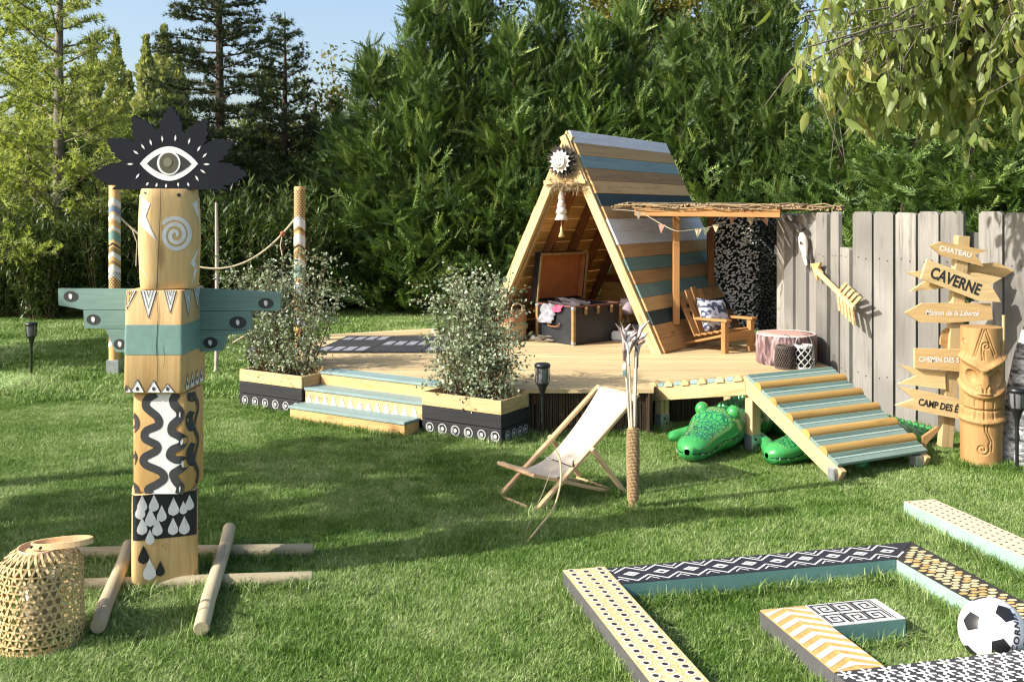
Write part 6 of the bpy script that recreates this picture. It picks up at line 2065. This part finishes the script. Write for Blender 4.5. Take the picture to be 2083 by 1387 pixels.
for i in range(NZ_ + 1):
    z = TH * i / NZ_
    for k in range(NA):
        a = 2 * PI * k / NA - PI; s_ = a * TR_
        rr = TR_ * (1 - .02 * math.cos(z * 7)) + (carve(s_, z) if abs(a) < 2.4 else 0)
        th_a = a - PI / 2 - .30
        vs.append((rr * math.cos(th_a), rr * math.sin(th_a), z))
for i in range(NZ_):
    for k in range(NA): fs.append((i * NA + k, i * NA + (k + 1) % NA, (i + 1) * NA + (k + 1) % NA, (i + 1) * NA + k))
obj("carved_log", MB().add(vs, fs, smooth=True).add(vs[-NA:], [tuple(range(NA))]), CARVE, tk)
bc_ = thing("bamboo_cane", "thin bamboo cane standing behind the tiki post", "cane", (3.30, 6.60, 0))
mb = MB()
for k in range(4): mb.tube([(0, 0, .24 * k), (0, 0, .24 * k + .015), (0, 0, .24 * k + .225), (0, 0, .24 * k + .24)], [.013, .0105, .0105, .013], 8)
obj("culm", mb, wood("bamboo", (.55, .42, .2), axis='Z', knots=0), bc_)
# birch log at the right edge
bi = thing("birch_log", "leaning white birch log with black bark patches at the right edge", "log", (3.42, 6.45, 0))
bm = NT("birch_bark")
tc = bm.n("TexCoord"); mp = bm.n("Mapping"); mp.inputs["Scale"].default_value = (3, 3, 9); bm.l(tc.outputs["Object"], mp.inputs[0])
nz = bm.n("TexNoise", i_Scale=3.0, i_Detail=8.0, i_Roughness=.7); bm.l(mp.outputs[0], nz.inputs["Vector"])
nz2 = bm.n("TexNoise", i_Scale=6.0, i_Detail=5.0); bm.l(tc.outputs["Object"], nz2.inputs["Vector"])
cc = bm.ramp(nz.outputs[0], [(.42, (.03, .028, .026)), (.50, (.30, .30, .31)), (.6, (.62, .62, .62))])
bm.l(bm.mix(bm.ramp(nz2.outputs[0], [(.55, (0, 0, 0)), (.68, (.8,) * 3)]), cc, (.05, .045, .04)), bm.p.inputs["Base Color"])
bm.p.inputs["Roughness"].default_value = .85; bm.bump(nz.outputs[0], .5, .02)
obj("trunk", MB().tube([(-.10, 0, -.02), (-.09, 0, .2), (-.06, 0, .45), (.0, .02, .7), (.07, .05, .88), (.2, .1, 1.05)], [.13, .115, .11, .105, .10, .09], 18), bm.m, bi)

# ------------------------------------------------------------------ painted maze boards
M0 = Vector((.2207, 4.264, 0)); e1 = Vector((.2275, -.974, 0)).normalized(); e2 = Vector((.974, .2275, 0)).normalized()
mzM = Matrix((e2, -e1, Vector((0, 0, 1)))).transposed().to_4x4(); mzM.translation = M0      # local x = a, local y = -c
MZH = .10
def mz(name, label, poly, topmat, sidem, prints, ):
    """board with painted top; poly in (a, c)"""
    t = bpy.data.objects.new(name, None); COL.objects.link(t); t.matrix_world = mzM
    tag(t, label, "maze board", "painted boards of the ground maze")
    obj("board", MB().prism([(a, -c) for a, c in poly], -.01, MZH - .003), sidem, t)
    obj("painted_top", MB().prism([(a, -c) for a, c in poly], MZH - .003, MZH), topmat, t)
    for (nm, mb_, m) in prints: obj(nm, mb_, m, t)
    for i in range(len(poly)):
        p, q = poly[i], poly[(i + 1) % len(poly)]
        L = math.hypot(q[0] - p[0], q[1] - p[1]); n = int(L / .035)
        cx = sum(a for a, _ in poly) / len(poly); cy = sum(c for _, c in poly) / len(poly)
        for k in range(n):
            a, c = p[0] + (q[0] - p[0]) * (k + .5) / n, p[1] + (q[1] - p[1]) * (k + .5) / n
            nx, ny = (q[1] - p[1]) / L, -(q[0] - p[0]) / L
            if nx * (a - cx) + ny * (c - cy) < 0: nx, ny = -nx, -ny
            w = mzM @ Vector((a + nx * .022, -(c + ny * .022), 0)); EDGE.append((w.x, w.y, 0))
    return t
mp1 = lambda z: (lambda a, c: (a, -c, z))
f1, f2, f3 = mp1(MZH + .0012), mp1(MZH + .0024), mp1(MZH + .0036)
cream = NT("cream_speckle")
tc = cream.n("TexCoord"); vo = cream.n("TexVoronoi", i_Scale=75.0); cream.l(tc.outputs["Object"], vo.inputs["Vector"])
nz = cream.n("TexNoise", i_Scale=7.0, i_Detail=5.0); cream.l(tc.outputs["Object"], nz.inputs["Vector"])
c1 = cream.ramp(vo.outputs["Distance"], [(.25, (.56, .35, .115)), (.5, (.60, .49, .30))])
cream.l(cream.mix(cream.ramp(nz.outputs[0], [(.4, (0, 0, 0)), (.75, (.55,) * 3)]), c1, (.58, .36, .12)), cream.p.inputs["Base Color"]); cream.p.inputs["Roughness"].default_value = .6
greyside = plain("grey_side_paint", (.085, .082, .085), .45, .15, 6)
mintside = plain("mint_paint", (.25, .37, .31), .6, .08, 6)
tealside = plain("teal_side_paint", (.115, .235, .215), .6, .12, 8)
# dotted board
db, hb = MB(), MB()
c = .02; row = 0
while c < 2.0:
    for a in (.032, .095, .158):
        aa = a; cc_ = c + (.0 if a == .032 else .022 if a == .095 else .006)
        j = random.uniform(-.003, .003)
        db.flat(disc(aa + j, cc_, random.uniform(.0105, .0125), None, 7, random.random()), f2)
        hb.flat(disc(aa + j, cc_, .021, None, 8), f1)
    c += .047; row += 1
mz("maze_board", "long dotted ochre and cream maze board running towards the camera", [(0, 0), (.19, 0), (.19, 2.0), (0, 2.0)], cream.m, greyside, [("dot_halo", hb, plain("cream_halo", (.72, .62, .45), .6)), ("dot_print", db, plain("plum_black", (.028, .022, .028), .55))])
# tribal diamonds
wb = MB()
p_ = .1375; y0, yb, ym = .02, .20, .11
k = 0
for k in range(11):
    a0 = .205 + k * p_
    if a0 + p_ > 1.60: break
    ac = a0 + p_ / 2
    hw = .045
    wb.stroke([(ac - .030, ym), (ac, ym - .020), (ac + .030, ym), (ac, ym + .020)], .010, f1, 0, True)
    if k % 2: wb.stroke([(ac - .02, ym), (ac, ym - .008), (ac + .02, ym + .004)], .006, f1)
    else: wb.flat([(ac - .016, ym), (ac, ym - .008), (ac + .016, ym), (ac, ym + .008)], f1)
    for s_ in (-1, 1):
        wb.stroke([(a0, ym + s_ * .022), (ac, ym + s_ * .078), (a0 + p_, ym + s_ * .022)], .009, f1)
        wb.stroke([(a0 - .030, ym + s_ * .076), (a0, ym + s_ * .048), (a0 + .030, ym + s_ * .076)], .006, f1)
navy = plain("navy_paint", (.020, .020, .030), .5, .1)
whitep = plain("off_white_paint", (.64, .63, .60), .6, .05)
mz("maze_board", "navy maze board with white tribal diamonds at the back", [(.193, .02), (1.70, .02), (1.49, .205), (.193, .205)], navy, tealside, [("diamond_print", wb, whitep)])
# pebble pattern
pb_ = MB()
rg = random.Random(9)
for j in range(60):
    for i in range(4):
        a = 1.518 + i * .047 + (.022 if j % 2 else 0) + rg.uniform(-.005, .005); c = .10 + j * .026 + rg.uniform(-.004, .004)
        lim = .205 + (1.49 - a) * .881
        if a > 1.665 or c < .03 + max(.0, (1.70 - a) * .881) + .02 or c > 1.6: continue
        pb_.flat([(a + .0225 * rg.uniform(.8, 1.05) * math.cos(q), c + .0128 * rg.uniform(.8, 1.05) * math.sin(q)) for q in [2 * PI * m / 8 for m in range(8)]], f1, rg.choice((0, 0, 1)))
mz("maze_board", "maze board with giraffe pebble pattern on the right", [(1.702, .023), (1.683, 1.6), (1.493, 1.6), (1.493, .2075)], plain("pebble_black", (.035, .03, .026), .6), mintside, [("pebble_print", pb_, [plain("pebble_cream", (.60, .49, .27), .6, .12), plain("pebble_ochre", (.52, .34, .12), .6, .12)])])
# chevron board
cb = MB()
for k in range(11):
    c0 = .50 + k * .062
    A_ = [(.632, c0 + .06), (.727, c0), (.818, c0 + .06)]
    B_ = [(a, c + .031) for a, c in A_]
    A_ = [(a, min(max(c, .588), 1.117)) for a, c in A_]; B_ = [(a, min(max(c, .588), 1.117)) for a, c in B_]
    cb.strip(A_, B_, f1)
mz("maze_board", "short maze board with ochre and white chevrons", [(.63, .587), (.82, .587), (.82, 1.118), (.63, 1.118)], wood("chevron_wood", (.62, .37, .12), dark=(.45, .22, .06), axis='Y', knots=.5), greyside, [("chevron_print", cb, plain("chevron_white", (.64, .59, .48), .6, .06))])
# greek key block
kb = MB()
for i in range(3):
    for j in range(2):
        ca_, cc_ = .875 + i * .088, .637 + j * .092
        h = .037
        S_ = [(-h, h), (-h, -h), (h, -h), (h, h * .8), (-h * .45, h * .8), (-h * .45, -h * .4), (h * .45, -h * .4), (h * .45, h * .25), (-.0, h * .25)]
        fx = -1 if (i + j) % 2 else 1
        kb.stroke([(ca_ + x * fx, cc_ + y) for x, y in S_], .0085, f1)
kb.stroke([(.83, .592), (.83, .78)], .004, f1); kb.stroke([(.918, .592), (.918, .78)], .004, f1); kb.stroke([(1.008, .592), (1.008, .78)], .004, f1); kb.stroke([(1.10, .592), (1.10, .78)], .006, f1)
mz("maze_block", "small maze block with black greek key squares on white", [(.823, .587), (1.136, .587), (1.136, .783), (.823, .783)], whitep, tealside, [("key_print", kb, BPAINT)])
# flower board
fb = MB()
def flower(a, c, r_, n=6):
    pts = []
    for i in range(n * 2):
        q = 2 * PI * i / (n * 2) + .3; rr = r_ if i % 2 == 0 else r_ * .36
        if i % 2 == 0:
            pts += [(a + rr * math.cos(q - .16), c + rr * math.sin(q - .16)), (a + rr * math.cos(q + .16), c + rr * math.sin(q + .16))]
        else: pts.append((a + rr * math.cos(q), c + rr * math.sin(q)))
    fb.flat(pts, f1, 0); fb.flat(disc(a, c, r_ * .2, None, 8), f2, 1)
for i in range(16):
    for j in range(4):
        a, c = .66 + i * .076 + (.038 if j % 2 else 0), 1.148 + j * .050
        if a > 1.85: continue
        flower(a, c, .033)
for i in range(8):
    for j in range(3):
        pass
mz("maze_board", "dark grey maze board with white flowers in the front right corner", [(.63, 1.1205), (1.490, 1.1205), (1.490, 1.31), (.63, 1.31)], plain("flower_grey", (.042, .04, .042), .55, .1), greyside, [("flower_print", fb, [whitep, GREYINK])])
# mint board
tb = MB()
for k in range(40):
    for i in range(4):
        a, c = 2.085 + i * .046, -.54 + k * .046 + (.023 if i % 2 else 0)
        if c < 1.2: tb.flat(disc(a, c, .0068, None, 7), f1)
mz("maze_board", "mint sided maze board with fine dots, separate at the right edge", [(2.064, -.56), (2.25, -.56), (2.25, 1.2), (2.064, 1.2)], plain("cream_pink", (.56, .46, .33), .6, .10, 40), mintside, [("dot_print", tb, plain("plum_dots", (.06, .035, .03), .6))])

# ------------------------------------------------------------------ football
BR = .116
bw = W(2018, 1279, 3.62)
fbm = thing("football", "white football with black pentagons resting inside the maze", "ball", (bw.x, bw.y, BR - .004))
ico = bmesh.new(); bmesh.ops.create_icosphere(ico, subdivisions=1, radius=1)
IV = [v_.co.normalized() for v_ in ico.verts]
# keep the twelve icosahedron corners
tmp = bmesh.new(); bmesh.ops.create_icosphere(tmp, subdivisions=1, radius=1)
ico.free()
ph = (1 + 5 ** .5) / 2
IV = [Vector(p).normalized() for p in [(0, s1, s2 * ph) for s1 in (-1, 1) for s2 in (-1, 1)] + [(s1, s2 * ph, 0) for s1 in (-1, 1) for s2 in (-1, 1)] + [(s2 * ph, 0, s1) for s1 in (-1, 1) for s2 in (-1, 1)]]
tmp.free()
vd = (Vector((bw.x, bw.y, BR)) - cam.location).normalized(); vr = vd.cross(Vector((0, 0, 1))).normalized(); vu = vr.cross(vd)
bd3 = lambda a, b: (vr * a + vu * b - vd * max(.05, 1 - a * a - b * b) ** .5).normalized()
d3 = bd3(.24, -.46); d2 = bd3(.38, .40)
v0 = IV[0]; v1 = next(w for w in IV if .4 < w.dot(v0) < .5)
def trip(a, b): z = a.normalized(); x = (b - z * b.dot(z)).normalized(); return Matrix((x, z.cross(x), z)).transposed()
R3 = trip(d3, d2) @ trip(v0, v1).inverted()
IV = [R3 @ w for w in IV]
bm_ = bmesh.new(); bmesh.ops.create_icosphere(bm_, subdivisions=5, radius=BR)
for f_ in bm_.faces: f_.smooth = True
me = bpy.data.meshes.new("shell"); bm_.to_mesh(me); bm_.free()
me.materials.append(plain("ball_white", (.72, .72, .72), .38, .03, 10))
link("shell", me, fbm)
bblk = plain("ball_black", (.016, .016, .018), .4, .1)
for w in IV:
    nb = [x for x in IV if .4 < x.dot(w) < .5]
    ax_ = trip(w, nb[0])
    nb.sort(key=lambda x: math.atan2((ax_.inverted() @ x).y, (ax_.inverted() @ x).x))
    pts = [ax_.inverted() @ ((w + (x - w) * .30)) for x in nb]
    poly = [(p.x / p.z, p.y / p.z) for p in pts]
    fn = lambda a, b: (ax_ @ Vector((a, b, 1))).normalized() * (BR + .0007)
    obj("pentagon", MB().flat(poly, fn, 0, .09), bblk, fbm)
sm_ = MB()
for i in range(12):
    for j in range(i + 1, 12):
        if .4 < IV[i].dot(IV[j]) < .5:
            a, b = IV[i] + (IV[j] - IV[i]) * .30, IV[j] + (IV[i] - IV[j]) * .30
            sm_.tube([a.lerp(b, t_).normalized() * (BR - .0002) for t_ in np.linspace(0, 1, 7)], .0009, 4, caps=False)
obj("seam", sm_, plain("seam_grey", (.45, .45, .45), .6), fbm)
dd = bd3(.70, -.05); up_ = vu + vr * .12; xx = (up_ - dd * up_.dot(dd)).normalized(); yy = dd.cross(xx)
obj("lettering", text_mb("CORNER", .036, lambda x, y: ((dd + xx * ((x + .022) / BR) + yy * (y / BR)).normalized() * (BR + .0012)), bold=.0012, spacing=1.15), bblk, fbm)

# pale mat far left on the lawn
tag(obj("pale_disc", MB().lathe([(.62, .004), (.62, .03), (.60, .036), (0, .036)], 40), plain("lime_foam", (.42, .60, .25), .8, .08), None, TR(-5.25, 9.35, 0)), "flat pale lime disc lying on the lawn at the left edge", "disc")

# tufts of uncut grass along boards, poles and posts
for (x, y, r_) in [(1.155, 7.4, .06), (1.655, 6.76, .07), (.665, 5.43, .05), (.218, 7.04, .03), (3.2, 6.23, .04), (-4.8, 9.82, .03), (.117, 5.36, .03), (-.086, 5.64, .03), (.6, 5.71, .03), (-4.0, 9.9, .08)]:
    for k in range(6): EDGE.append((x + r_ * math.cos(k), y + r_ * math.sin(k), 0))
for k in range(22): EDGE.append((3.065 + .145 * math.cos(k * .3), 6.42 + .145 * math.sin(k * .3), 0))
for k in range(30): EDGE.append((-1.83 + .165 * math.cos(k * .21), 3.85 + .165 * math.sin(k * .21), 0))
for (p, q) in [(L0, L0 + u * .74), (p2o, p2o + u * .70), (p2o + u * .70, p2o + u * .70 + v * .37), (L0 + u * .74 - v * .17, L0 + u * 1.9 - v * .17), (Vector((*DECK[1], 0)), Vector((*DECK[2], 0)))]:
    n_ = Vector((-(q - p).y, (q - p).x, 0)).normalized()
    L = (q - p).length
    for k in range(int(L / .04)):
        w = p + (q - p) * ((k + random.random()) * .04 / L) - n_ * .02; EDGE.append((w.x, w.y, 0))
for k in range(60):
    q = fence_pt(1742 + k * 8, .07 + random.uniform(0, .04)); EDGE.append((q.x, q.y, 0))
grass("edge_grass", tuft, [(x + random.uniform(-.012, .012), y + random.uniform(-.012, .012), 0) for x, y, _ in EDGE], .6, 1.0, "longer uncut grass along boards and posts")

for o in bpy.data.objects:
    if o.parent is not None and any(w in o.name for w in ("print", "motif", "_drops", "triangle", "dot_halo", "eye_spots", "lettering", "teeth", "back_ridge", "crack", "face_lines", "rivet", "pane")) and o.type == 'MESH':
        if any(w in o.name for w in ("print", "motif", "drops", "triangle", "halo", "spots", "teeth", "ridge", "lines", "crack")): o["kind"] = "stuff"
